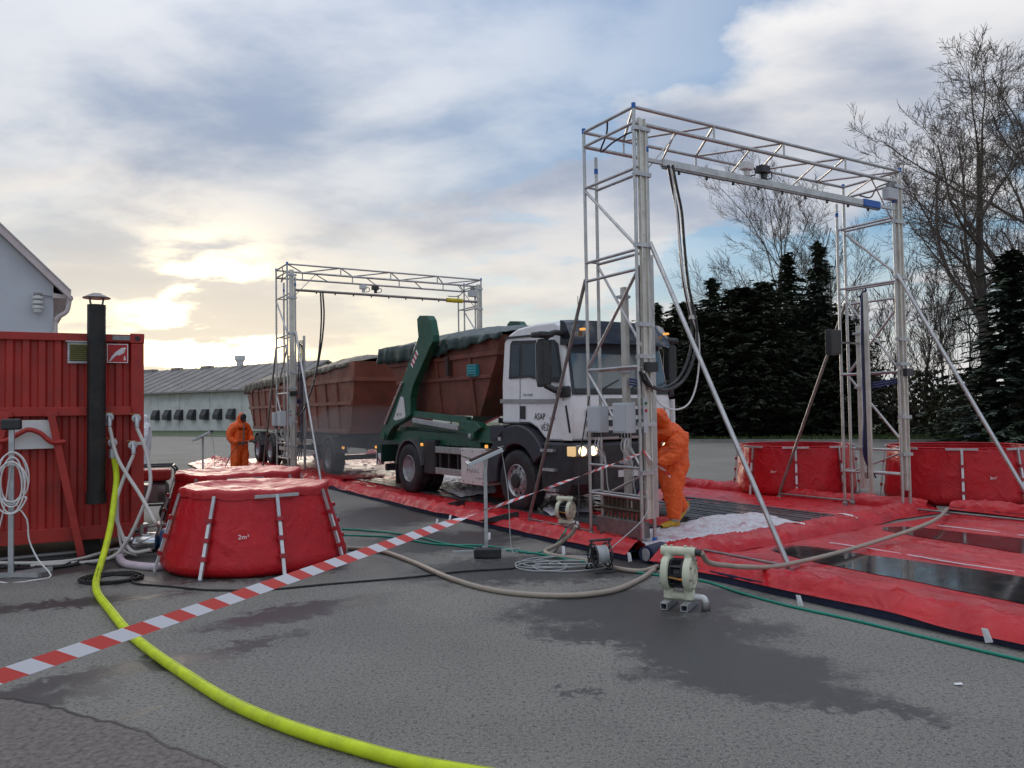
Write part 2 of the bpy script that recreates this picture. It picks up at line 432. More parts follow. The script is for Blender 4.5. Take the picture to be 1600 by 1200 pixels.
# older, browner asphalt patch in the corner, with a ragged seam
m = MB(); rnd = random.Random(5)
edge = [G(-60, 1085), G(60, 1100), G(130, 1120), G(210, 1143), G(300, 1180), G(380, 1212), G(460, 1260), G(560, 1330)]
pts = []
for i in range(len(edge)-1):
    for k in range(6):
        q = edge[i].lerp(edge[i+1], k/6); pts.append((q.x + rnd.uniform(-.015, .015), q.y + rnd.uniform(-.02, .02), .004))
pts += [(-1.6, .6, .004), (-5, .6, .004), (-5, 3.6, .004)]
m.add(pts, [tuple(range(len(pts)))])
old = mat('old_asphalt', (.150, .130, .115), .85, 0, .5, 28, .8, 70, (.24, .21, .19), .7, 45, bdist=1.0)
struct(m.build('asphalt_patch', old))
m = MB()
seam = [Vector((p[0], p[1], .003)) for p in pts[:-3]]
vs_ = []
for i, p in enumerate(seam):
    wv = .012 + .016*abs(nz(i*.7, 3.1))
    vs_ += [(p.x, p.y-.004, .0065), (p.x + wv*.5, p.y + wv, .0065)]
m.add(vs_, [(2*i, 2*i+2, 2*i+3, 2*i+1) for i in range(len(seam)-1)])
struct(m.build('asphalt_seam', mat('bitumen_seam', (.028, .026, .025), .6, 0, .4, 30)))

# ---- grit and leaf scraps scattered on the asphalt
m = MB(); rnd = random.Random(77)
for i in range(520):
    y = 2.2+rnd.random()**1.5*16; x = rnd.uniform(-.75, .75)*y
    s0 = rnd.uniform(.004, .012); a = rnd.uniform(0, PI); c_, d_ = math.cos(a)*s0, math.sin(a)*s0
    m.add([(x-c_, y-d_, .001), (x+d_*.6, y-c_*.6, .001), (x+c_, y+d_, .001), (x-d_*.6, y+c_*.6, .001), (x, y, .001+s0*.7)], [(0, 1, 4), (1, 2, 4), (2, 3, 4), (3, 0, 4)])
o = m.build('grit', mat('grit', (.20, .185, .16), .9, 0, .6, 3), fixn=False); o['kind'] = 'stuff'
tag(o, 'grit and leaf scraps scattered over the asphalt', 'grit')
# ---- grass verges
def verge(name, pts, z=.02):
    m = MB(); m.prism([(p.x, p.y) for p in pts], 'z', -.05, z)
    return struct(m.build(name, grassm))
b1, b2 = G(240, 673), G(390, 673)
bx = (b2-b1).normalized(); by = Vector((-bx.y, bx.x, 0))
verge('grass_verge', [b1 - bx*60 - by*16, b2 + bx*70 - by*16, b2 + bx*70 + by*40, b1 - bx*60 + by*40])
t1, t2 = G(1060, 690), G(1560, 691)
tx = (t2-t1).normalized(); ty = Vector((-tx.y, tx.x, 0))
verge('grass_verge', [t1 - tx*8, t2 + tx*40, t2 + tx*40 + ty*60, t1 - tx*8 + ty*60], .10)
m = MB(); rnd = random.Random(11)
for i in range(9000):
    a = rnd.uniform(-8, (t2-t1).length+20); b = rnd.random()**1.6*9
    p = t1 + tx*a + ty*b; hh = rnd.uniform(.06, .22); an = rnd.uniform(0, PI)
    dx, dy = math.cos(an)*.05, math.sin(an)*.05
    m.add([(p.x-dx, p.y-dy, .09), (p.x+dx, p.y+dy, .09), (p.x+rnd.uniform(-.06, .06), p.y+rnd.uniform(-.06, .06), .09+hh)], [(0, 1, 2)])
o = m.build('grass', mat('grass_blades', (.06, .085, .025), .9, 0, .5, .9), fixn=False); o['kind'] = 'stuff'
tag(o, 'rough short grass under the row of trees', 'grass')
# concrete kerb along the tree verge
m = MB(); m.bar(t1 - tx*8 - ty*.1 + Vector((0, 0, .06)), t2 + tx*40 - ty*.1 + Vector((0, 0, .06)), .15, .13)
struct(m.build('kerb', mat('kerb_concrete', (.24, .235, .22), .9, 0, .2, 2)))

# ---- long barn
LB = (b2-b1).length
ang = math.atan2(bx.y, bx.x)
barn = thing('barn', 'long low pale barn with grey sheet roof behind the trailer', 'barn', b1, ang)
BH, X0, X1 = 4.55, -22.0, 21.0
npan = 8; pw = (X1-X0)/npan
for i in range(npan):
    m = MB(); m.box(X0+i*pw+.03, X0+(i+1)*pw-.03, 0, .25, .0, BH-.06)
    m.build('wall_panel', concrete, barn)
m = MB(); m.box(X0+.05, X1-.05, .12, 13.8, .05, BH-.1); m.build('inner_wall', concrete, barn)
m = MB()
m.prism([(-.7, BH-.05), (7, 7.75), (14.7, BH-.05), (14.7, BH-.2), (7, 7.55), (-.7, BH-.2)], 'x', X0-.6, X1+.6)
rf = m.build('roof', roofm, barn)
for s in (X0, X1):
    m = MB(); m.prism([(0.02, BH-.2), (7, 7.5), (13.98, BH-.2)], 'x', s-.02, s+.02); m.build('gable', concrete, barn)
m = MB(); m.box(X0-.6, X1+.6, -.86, -.68, BH-.24, BH-.08); m.build('gutter', steel_d, barn)
for i in range(22):                       # ribs of the roof sheets
    x = X0 + (i+.5)*(X1-X0)/22
    m = MB(); m.bar((x, -.72, BH-.02), (x, 7, 7.79), .10, .05); m.build('roof_rib', roofm, rf)
for px in (246, 264, 282.5, 302.5, 322.5, 343, 364):
    # where that pixel's ray crosses the wall plane
    r = ray(px, 650); q = b1 - Vector((0, 0, CAM_H)); k = q.dot(by)/r.dot(by)
    x = (Vector((0, 0, CAM_H)) + r*k - b1).dot(bx)
    m = MB()
    m.prism([(-.45, 1.28), (-.02, 1.2), (-.02, 2.42), (-.28, 2.42), (-.62, 1.75), (-.62, 1.28)], 'x', x-.46, x+.46)
    v = m.build('vent_hood', blackp, barn)
    m = MB(); m.box(x-.56, x-.47, -.30, -.02, 1.4, 2.0); m.build('vent_flap', blackp, v)
r = ray(375, 572); q = b1 + by*7 - Vector((0, 0, CAM_H)); k = q.dot(by)/r.dot(by); x = (Vector((0, 0, CAM_H)) + r*k - b1).dot(bx)
m = MB(); m.lathe([(.42, 7.5), (.42, 8.15), (.62, 8.45), (.62, 8.95), (.5, 8.97)], 4, Matrix.Translation((x, 7, 0)) @ Matrix.Rotation(PI/4, 4, 'Z'))
m.build('roof_cowl', concrete, rf)
for px, wd in ((234, 1.2), (277, .7), (324, .8)):
    r = ray(px, 578); k = q.dot(by)/r.dot(by); x = (Vector((0, 0, CAM_H)) + r*k - b1).dot(bx)
    m = MB(); m.prism([(6.5, 7.5), (6.6, 7.95), (7.4, 7.95), (7.5, 7.5)], 'x', x-wd, x+wd); m.build('ridge_vent', roofm, rf)

# ---- white house behind the container
hc = AT(83, 560, 21.0); hc.z = 0
house = thing('house', 'white rendered house gable with overhanging pitched roof above the red container', 'house', hc, R(33))
ez = AT(104, 463, 21.0).z
HW, HD, SL = 9.0, 12.0, 1.02
wall_e = ez + .30
m = MB(); m.prism([(-HW, 0), (0, 0), (0, wall_e), (-HW/2, wall_e + SL*HW/2), (-HW, wall_e)], 'y', 0, HD); m.build('wall', render_w, house)
def slope(m, x0, z0, th, y0, y1, sgn):
    if sgn > 0: poly = [(.40, z0-.40*SL), (-HW/2, z0+SL*HW/2), (-HW/2, z0+SL*HW/2-th), (.40, z0-.40*SL-th)]
    else: poly = [(-HW-.40, z0-.40*SL), (-HW/2, z0+SL*HW/2), (-HW/2, z0+SL*HW/2-th), (-HW-.40, z0-.40*SL-th)]
    m.prism(poly, 'y', y0, y1)
for sg in (1, -1):
    m = MB(); slope(m, 0, wall_e + .22, .18, -.02, HD+.3, sg); rr = m.build('roof', roofm, house)
    m = MB(); slope(m, 0, wall_e + .24, .23, -.26, -.024, sg); m.build('fascia', fascia, rr)
    m = MB(); slope(m, 0, wall_e + .275, .03, -.30, -.0, sg); m.build('verge_trim', white_pl, rr)
m = MB(); gp = [(.05, -.1, wall_e-.95), (.12, -.1, wall_e-.85), (.30, -.12, wall_e-.70), (.36, -.12, wall_e-.45), (.36, -.1, wall_e-.32)]
m.path(spline(gp, 4), .06, 8); m.path([(.05, -.1, wall_e-.95), (.05, -.1, .2)], .05, 8); dp = m.build('downpipe', fascia, house, 40)
m = MB(); m.prism([(-.02, wall_e-.35), (.46, wall_e-.35), (.44, wall_e-.27), (-.02, wall_e-.22)], 'y', -.12, HD); m.build('gutter', fascia, house)
lz = AT(63, 480, 21).z
m = MB()
for k in range(3): m.lathe([(.10, lz-.10+k*.13), (.13, lz-.08+k*.13), (.13, lz-.02+k*.13), (.10, lz+.0+k*.13)], 14, Matrix.Translation((-.36, -.15, 0)))
m.lathe([(.02, lz-.22), (.09, lz-.18), (.10, lz-.10)], 14, Matrix.Translation((-.36, -.15, 0)))
wl = m.build('wall_lamp', white_pl, house, 40)
m = MB(); m.bar((-.36, -.15, lz+.27), (-.36, -.15, lz+.33), .2, .2); m.bar((-.36, 0.0, lz+.30), (-.36, -.2, lz+.30), .04, .04); m.bar((-.3, -.05, lz+.3), (-.03, -.03, lz+.28), .02, .02); m.build('lamp_bracket', steel_d, wl)

# ================================================================== TREES
def branch_mesh(seed, height, r0, spread=.9, first=.25, depth=5, nb=6, upw=.25, lean=(0, 0), dens=1.0, limb=1.0):
    rnd = random.Random(seed); tr, cr = MB(), MB()
    def rec(p, d, ln, r, lev):
        n = 6 if lev == 0 else (5 if lev == 1 else 4)
        pts = [p.copy()]; dirs = [d.copy()]; q = p.copy(); dd = d.copy()
        for i in range(n):
            wob = .10 if lev == 0 else .22
            dd = (dd + Vector((rnd.uniform(-1, 1), rnd.uniform(-1, 1), rnd.uniform(-.6, 1)))*wob + Vector((0, 0, upw*.25 if lev else .05))).normalized()
            q = q + dd*(ln/n); pts.append(q.copy()); dirs.append(dd.copy())
        last = .35 if lev < depth-1 else .25
        rr = [max(.0085, r*(1-(1-last)*i/n)) for i in range(n+1)]
        (tr if lev == 0 else cr).path(pts, rr, 8 if lev == 0 else (5 if lev < 2 else 3))
        if lev >= depth: return
        kids = int((nb if lev < depth-1 else nb+1)*dens*(1 if lev else 1.8))
        for k in range(kids):
            u = first + (1-first)*((k+rnd.random())/kids) if lev == 0 else .18+.82*((k+rnd.random())/kids)
            f = min(n-1e-3, u*n); i = int(f); pp = pts[i].lerp(pts[i+1], f-i)
            a = rnd.uniform(0, 2*PI); ax = dirs[i].orthogonal().normalized(); ax.rotate(Matrix.Rotation(a, 3, dirs[i]))
            th = rnd.uniform(.45, 1.0)*spread
            nd_ = (dirs[i]*math.cos(th) + ax*math.sin(th)).normalized()
            l2 = ln*rnd.uniform(.38, .62)*((1.15-.5*u)*limb if lev == 0 else 1.0-.3*u)
            rec(pp, nd_, l2, max(.0095, rr[i]*rnd.uniform(.35, .55)), lev+1)
    rec(Vector((0, 0, -.1)), Vector((lean[0], lean[1], 1)).normalized(), height, r0, 0)
    return tr, cr
def bare_tree(seed, loc, label, height, r0, group=None, **k):
    t = thing('bare_tree', label, 'tree', loc, 0, group)
    a, b = branch_mesh(seed, height, r0, **k)
    a.build('trunk', bark, t, 60, fixn=False); b.build('crown', twig, t, fixn=False)
    return t
def tree_at(px, Y): 
    p = AT(px, 690, Y); p.z = .08; return p
bare_tree(6, tree_at(1222, 52), 'broad bare tree rising behind the dark conifers and the gantry', 11.8, .20, first=.22, depth=4, nb=7, spread=.95, upw=.32, lean=(-.04, 0), limb=1.35)
bare_tree(8, tree_at(1302, 55), 'slender bare tree behind the tallest thin spruce', 11.0, .12, first=.3, depth=4, nb=6, spread=.8, upw=.45)
bare_tree(21, tree_at(1560, 37), 'tall bare tree with thick trunk beside the big dark spruce', 13.4, .30, first=.14, depth=4, nb=8, spread=1.15, upw=.3, lean=(-.05, 0))
bare_tree(34, tree_at(1668, 40), 'tall bare tree with high forked crown at the end of the row', 15.0, .32, first=.2, depth=4, nb=8, spread=1.1, upw=.35, lean=(-.10, 0))
k_ = 0
for px, Y, hh, lb in ((1352, 44, 6.2, 'thin bare sapling beside the last yew'), (1398, 42, 7.0, 'bare multi-stemmed sapling behind the gantry tower'), (1440, 43, 7.4, 'bare leaning sapling between the gantry and the thick tree'),
                      (1478, 41, 6.6, 'bare twiggy sapling near the thick bare trunk'), (1512, 43, 7.8, 'bare upright sapling close to the big spruce')):
    bare_tree(50+k_, tree_at(px, Y), lb, hh, .07, 'bare saplings in the gap of the tree row', first=.1, depth=3, nb=8, spread=.7, upw=.4); k_ += 1

def conifer_mesh(seed, H, rad, kind):
    rnd = random.Random(seed); m = MB(); z = .10
    def spray(c, out, s):
        side = out.cross(Vector((rnd.uniform(-.5, .5), rnd.uniform(-.5, .5), 1))).normalized(); nrm = side.cross(out)
        m.add([c-out*s*.5, c+side*s*.30+nrm*s*.08, c+out*s*.9, c-side*s*.28+nrm*s*.08], [(0, 1, 2), (0, 2, 3)])
    while z < H*.99:
        u = z/H
        if kind == 'spruce': pr_, up_, st, nb = (1-u)**.80+.012, .12, .20, 9
        elif kind == 'yew': pr_, up_, st, nb = min(1, ((1-u)*2.0)**.46)*(.85+.15*min(1, u*4)), .40, .17, 13
        else: pr_, up_, st, nb = (1-u)**.62+.012, .18, .17, 11
        lv = rnd.uniform(.62, 1.22)
        for k in range(nb):
            a = rnd.uniform(0, 2*PI)
            lob = .66+.50*abs(nz(math.cos(a)*1.3+seed, math.sin(a)*1.3, z*.55))*1.6+.28*nz(a*1.5, z*1.1, seed)
            ln = max(.18, rad*pr_*lv*lob*rnd.uniform(.7, 1.15)); q = .22*ln if ln > .6 else .05
            d0 = Vector((math.cos(a), math.sin(a), 0)); zz = z+rnd.uniform(-.12, .12)
            while q < ln:
                f = q/ln; hz = zz + up_*q - (.22 if kind != 'yew' else .08)*ln*f*f*1.3
                c = d0*q + Vector((rnd.uniform(-.09, .09), rnd.uniform(-.09, .09), max(.04, hz)+rnd.uniform(-.07, .07)))
                for e in range(4 if f > .45 else 3):
                    an = a + rnd.uniform(-1.0, 1.0); out = Vector((math.cos(an), math.sin(an), rnd.uniform(-.55, .35)+up_*.4-.35*f)).normalized()
                    spray(c, out, rnd.uniform(.16, .36) if f > .5 else rnd.uniform(.28, .52))
                q += rnd.uniform(.20, .34)
        z += st*rnd.uniform(.7, 1.3)*(1.0 if u < .85 else .7)
    return m
def conifer_trunk(H, r):
    m = MB(); m.path([(0, 0, -.1), (.03, .02, H*.4), (-.02, .02, H*.8), (0, 0, H*.985)], [r, r*.75, r*.35, .02], 7)
    rnd = random.Random(int(H*100))
    for k in range(26):
        z = H*(.08+.85*k/26); a = rnd.uniform(0, 2*PI); ln = (1-z/H)*H*.22+.2
        m.path([(0, 0, z), (math.cos(a)*ln*.6, math.sin(a)*ln*.6, z+.05), (math.cos(a)*ln, math.sin(a)*ln, z-.12)], [.035, .022, .008], 4)
    return m
CON = {}
def conifer(px, Y, ytop, rad, kind, label, group=None):
    loc = tree_at(px, Y); H = AT(px, ytop, Y).z - .08
    t = thing('conifer_tree', label, 'tree', loc, 0, group)
    if kind not in CON:
        sd, mt = {'spruce': (4, needle), 'spruce_b': (23, needle), 'yew': (9, needle2), 'yew_b': (31, needle2), 'big': (15, needle)}[kind]
        CON[kind] = (conifer_mesh(sd, 10.0, 2.6, kind.replace('_b', '')), conifer_trunk(10.0, .2), mt)
        c_ = CON[kind][0].build('crown', CON[kind][2], t, fixn=False); k_ = CON[kind][1].build('trunk', bark, t, 60, fixn=False)
        CON[kind] = (c_, k_)
    else:
        c_ = copy_part(CON[kind][0], t); k_ = copy_part(CON[kind][1], t)
    sc = (rad/2.6, rad/2.6, H/10.0); c_.scale = sc; k_.scale = sc
    rz = (px*7 % 628)/100.0; c_.rotation_euler = (0, 0, rz); k_.rotation_euler = (0, 0, rz)
    return t
CG = 'dark conifers in a row beyond the yard'
for px, Y, yt, rad, kd, lb in (
    (1032, 46, 474, 2.2, 'spruce', 'small dark spruce just beside the white cab roof'),
    (1072, 44, 474, 3.1, 'yew_b', 'low dark yew between the cab and the taller conifers'),
    (1118, 44, 436, 3.2, 'spruce_b', 'ragged dark spruce behind the gantry hose loop'),
    (1158, 42, 452, 3.5, 'yew_b', 'broad dark yew in the middle of the conifer row'),
    (1200, 43, 440, 3.1, 'yew', 'dark yew beside the spruce with a ragged top'),
    (1238, 45, 396, 3.3, 'spruce', 'tall ragged spruce in front of the broad bare tree'),
    (1287, 44, 380, 3.2, 'spruce_b', 'spired spruce, tallest of the conifer row'),
    (1322, 42, 492, 2.3, 'yew', 'short dark yew behind the far gantry tower'),
    (1590, 31.5, 392, 3.7, 'big', 'big dense spruce by the thick bare tree'),
    (1690, 33, 330, 3.9, 'big', 'very large dense spruce at the end of the tree row')):
    conifer(px, Y, yt, rad, kd, lb, CG)
for px, Y, yt, rad, kd, lb in ((1050, 51, 500, 3.0, 'yew', 'added sky-blocking yew behind the small spruce by the cab'), (1100, 50, 485, 3.4, 'yew', 'added sky-blocking yew in the back row behind the hose loop'), (1182, 50, 480, 3.6, 'yew', 'added sky-blocking yew in the back row between the broad yews'), (1262, 51, 470, 3.4, 'yew', 'added sky-blocking yew in the back row between the two spired spruces'), (1312, 50, 505, 2.8, 'yew', 'added sky-blocking yew in the back row beside the far gantry tower')):  # back row of yews added to block sky light between the front conifers
    conifer(px, Y, yt, rad, kd, lb, CG)
def shrub(seed, px, Y, hh, rad, label):
    t = thing('shrub', label, 'shrub', tree_at(px, Y), 0, 'brown undergrowth shrubs')
    rnd = random.Random(seed); m, s = MB(), MB()
    for i in range(60):
        a = rnd.uniform(0, 2*PI); tp = Vector((math.cos(a)*rad*rnd.random(), math.sin(a)*rad*rnd.random(), hh*rnd.uniform(.5, 1.05)))
        s.path([(tp.x*.15, tp.y*.15, 0), (tp.x*.5, tp.y*.5, tp.z*.5), tp], [.025, .014, .006], 3)
    for i in range(1500):
        a = rnd.uniform(0, 2*PI); z = rnd.random()**.8*hh; r_ = rad*math.sqrt(rnd.random())*(.6+.5*fb(a, z, seed))
        c = Vector((math.cos(a)*r_, math.sin(a)*r_, z)); q = rnd.uniform(.06, .14)
        d1 = Vector((rnd.uniform(-1, 1), rnd.uniform(-1, 1), rnd.uniform(-1, 1)))*q; d2 = Vector((rnd.uniform(-1, 1), rnd.uniform(-1, 1), rnd.uniform(-1, 1)))*q
        m.add([c-d1, c+d2, c+d1, c-d2], [(0, 1, 2, 3)])
    m.build('foliage', shrubm, t, fixn=False); s.build('stems', twig, t, fixn=False)
for i, (px, Y, hh, rad, lb) in enumerate(((1352, 42, 3.6, 1.8, 'brown-green shrub right of the short yew'), (1395, 43, 3.0, 2.0, 'low brown shrub behind the gantry tower'), (1438, 42, 3.4, 1.9, 'dense brown shrub left of the thick bare trunk'),
                                          (1480, 41, 2.6, 1.7, 'low scrubby shrub at the foot of the bare saplings'), (1527, 44, 3.2, 2.0, 'dark shrub behind the thick bare trunk'))):
    shrub(70+i, px, Y, hh, rad, lb)
p = tree_at(1519, 35.5); m = MB(); m.bar((0, 0, 0), (.1, .25, 1.0), 1.2, .03, (1, 0, 0)); o = m.build('grey_sheet', mat('grey_sheet', (.30, .32, .34), .6)); o.location = p
tag(o, 'grey sheet leaning at the foot of the bare tree', 'sheet')
# ================================================================== RED CONTAINER
cont = thing('shipping_container', 'red corrugated shipping container with black flue pipe and hose connections', 'container', (-4.75, 10.16, 0), R(27))
CX0, CZ0, CZ1, CD = -6.06, .20, 2.79, 2.44
def corrug(m, x0, x1, z0, z1, y, pitch=.165, dep=.036, axis='x'):
    n = int((x1-x0)/pitch); p = (x1-x0)/n; prof = []
    for i in range(n):
        a = x0+i*p
        prof += [(a, y), (a+p*.38, y), (a+p*.52, y+dep), (a+p*.86, y+dep)]
    prof.append((x1, y))
    vs = []
    for a, b in prof:
        for z in (z0, z1): vs.append((a, b, z) if axis == 'x' else (b, a, z))
    m.add(vs, [(2*i, 2*i+2, 2*i+3, 2*i+1) for i in range(len(prof)-1)])
m = MB(); corrug(m, CX0+.15, -.15, CZ0+.15, 1.77, .03); corrug(m, CX0+.15, -.15, 1.83, CZ1-.10, .03); m.build('side_panel', red_c, cont)
m = MB(); corrug(m, .15, CD-.15, CZ0+.1, CZ1-.1, -.045, axis='y'); m.build('end_panel', red_c, cont)
m = MB(); m.box(CX0+.02, -.02, .08, CD-.02, CZ1-.09, CZ1-.03); m.box(CX0+.02, -.06, CD-.06, CD-.02, CZ0, CZ1-.09); m.box(CX0+.02, -.02, .09, CD, CZ0+.02, CZ0+.12); m.box(CX0+.02, CX0+.06, .05, CD-.05, CZ0, CZ1-.09); m.build('shell', red_c, cont)
for nm, z0, z1, y in (('top_rail', CZ1-.11, CZ1-.015, -.005), ('mid_rail', 1.745, 1.855, -.06), ('bottom_rail', CZ0+.0, CZ0+.17, -.005)):
    m = MB(); m.box(CX0+.15, -.151, y, .07, z0, z1); m.build(nm, red_c, cont, bevel=.006)
for x in (-.15, CX0):
    for y in (0, CD-.15):
        m = MB(); m.box(x, x+.15, y-.006, y+.15, CZ0+.11, CZ1-.13); pst = m.build('corner_post', red_c, cont, bevel=.008)
        for z in (CZ0-.0, CZ1-.125):
            m = MB(); m.box(x-.01, x+.155, y-.012, y+.16, z, z+.125); cs = m.build('corner_casting', red_c, pst, bevel=.008)
            m = MB(); m.lathe([(.032, 0), (.032, .004)], 12, Matrix.Translation((x+.075, y-.016, z+.062)) @ Matrix.Rotation(PI/2, 4, 'X')); m.build('casting_hole', black, cs)
for x in (-.6, -3.0, -5.4):
    for ya in (.2, 1.9):
        m = MB(); m.box(x-.1, x+.1, ya, ya+.3, 0, CZ0+.019); m.build('support_block', mat('timber_block', (.05, .045, .04), .9), cont)
# flue
m = MB(); m.path([(-.54, -.16, .78), (-.54, -.16, 3.12)], .105, 24); fl = m.build('flue_pipe', mat('flue_black', (.020, .019, .019), .45, .3, .35, 4, .1, 30, (.05, .035, .025), .5, 4), cont, 40)
for za, zb_, rr_ in ((.66, .80, .118), (.95, 1.0, .109), (1.8, 1.84, .109)):
    m = MB(); m.path([(-.54, -.16, za), (-.54, -.16, zb_)], rr_, 24); m.build('flue_collar', MATS['flue_black'], fl, 40)
m = MB(); m.lathe([(.155, 3.20), (.16, 3.21), (.05, 3.265), (.01, 3.27)], 20, Matrix.Translation((-.54, -.16, 0)), True); m.tube((-.48, -.16, 3.1), (-.46, -.16, 3.22), .012); m.tube((-.60, -.16, 3.1), (-.62, -.16, 3.22), .012); m.build('rain_cap', steel_d, fl, 40)
for z in (1.2, 2.0, 2.6):
    m = MB(); m.box(-.62, -.46, -.06, .04, z, z+.04); m.build('flue_bracket', steel_d, fl)
# vent
m = MB(); m.box(-.86, -.60, -.012, .03, 2.40, 2.66); v = m.build('vent', galv, cont)
m = MB(); m.box(-.835, -.625, -.016, -.013, 2.425, 2.635); m.build('vent_mesh', mat('yellow_filter', (.40, .36, .07), .6), v)
for k in range(8):
    m = MB(); m.box(-.84, -.62, -.034, -.012, 2.43+k*.026, 2.439+k*.026); m.build('louvre', blackp, v)
m = MB(); m.box(-.88, -.58, -.06, .03, 2.662, 2.675); m.build('vent_hood', galv, v)
# fire-hose sign
m = MB(); m.box(-.425, -.185, -.022, -.012, 2.41, 2.65); sg = m.build('fire_sign', mat('sign_red', (.50, .012, .015), .4), cont)
for a in ((-.425, -.185, 2.641, 2.65), (-.425, -.185, 2.41, 2.419), (-.425, -.416, 2.419, 2.641), (-.194, -.185, 2.419, 2.641)):
    m = MB(); m.box(a[0], a[1], -.026, -.021, a[2], a[3]); m.build('sign_border', whiteink, sg)
m = MB(); m.prism([(-.40, 2.43), (-.385, 2.43), (-.335, 2.49), (-.26, 2.54), (-.205, 2.595), (-.215, 2.605), (-.26, 2.60), (-.33, 2.545), (-.375, 2.485)], 'y', -.026, -.022)
m.prism([(-.30, 2.52), (-.29, 2.50), (-.235, 2.535), (-.215, 2.575), (-.235, 2.56), (-.27, 2.53)], 'y', -.0265, -.022)
m.prism([(-.235, 2.45), (-.222, 2.437), (-.210, 2.45), (-.216, 2.49), (-.222, 2.505), (-.229, 2.49)], 'y', -.026, -.022); m.build('sign_pictogram', whiteink, sg)
m = MB(); m.box(-.36, -.16, -.016, -.006, CZ1-.09, CZ1-.03); m.build('container_plate', steel_d, cont)
# A-frame legs, curved pipe and white board
for s, x0, x1 in ((1, -1.03, -.70), (-1, -1.50, -1.83)):
    m = MB(); m.bar((x0, -.075, 1.78), (x1, -.11, .02), .085, .06, (0, 1, 0)); m.box(x0-.07, x0+.07, -.10, -.036, 1.74, 1.80); m.build('prop_leg', red_c, cont, bevel=.006)
m = MB(); m.path(spline([(-1.62, -.10, 1.47), (-1.50, -.12, 1.46), (-1.36, -.12, 1.54), (-1.26, -.12, 1.585), (-1.14, -.12, 1.54), (-1.02, -.12, 1.43), (-.88, -.10, 1.43)], 6), .03, 10); m.build('curved_pipe', red_c, cont, 60)
m = MB(); m.box(-1.42, -1.0, -.045, -.03, 1.35, 1.70); m.build('notice_board', white_pl, cont, bevel=.004)
# hose connections
for x, z in ((-.40, 1.72), (-.09, 1.70), (-.36, 1.40), (-.13, 1.36)):
    m = MB(); m.path([(x, .02, z), (x, -.10, z), (x+.005, -.14, z-.05), (x+.005, -.14, z-.11)], .028, 10); m.lathe([(.05, 0), (.055, .01), (.055, .035), (.03, .04)], 14, Matrix.Translation((x, -.06, z)) @ Matrix.Rotation(PI/2, 4, 'X')); vv = m.build('hose_valve', galv, cont, 40)
    m = MB(); m.bar((x-.07, -.075, z+.06), (x+.05, -.075, z+.05), .02, .012); m.tube((x, -.075, z), (x, -.075, z+.06), .01); m.build('valve_lever', brass, vv)
for xa, za in ((-.50, 1.62), (-.10, 1.36)):
    m = MB(); m.box(xa, xa+.08, -.02, -.01, za, za+.04); m.build('valve_label', white_pl, cont)
CM = Matrix.Translation((-4.75, 10.16, 0)) @ Matrix.Rotation(R(27), 4, 'Z')
def CW(x, y, z): return CM @ Vector((x, y, z))

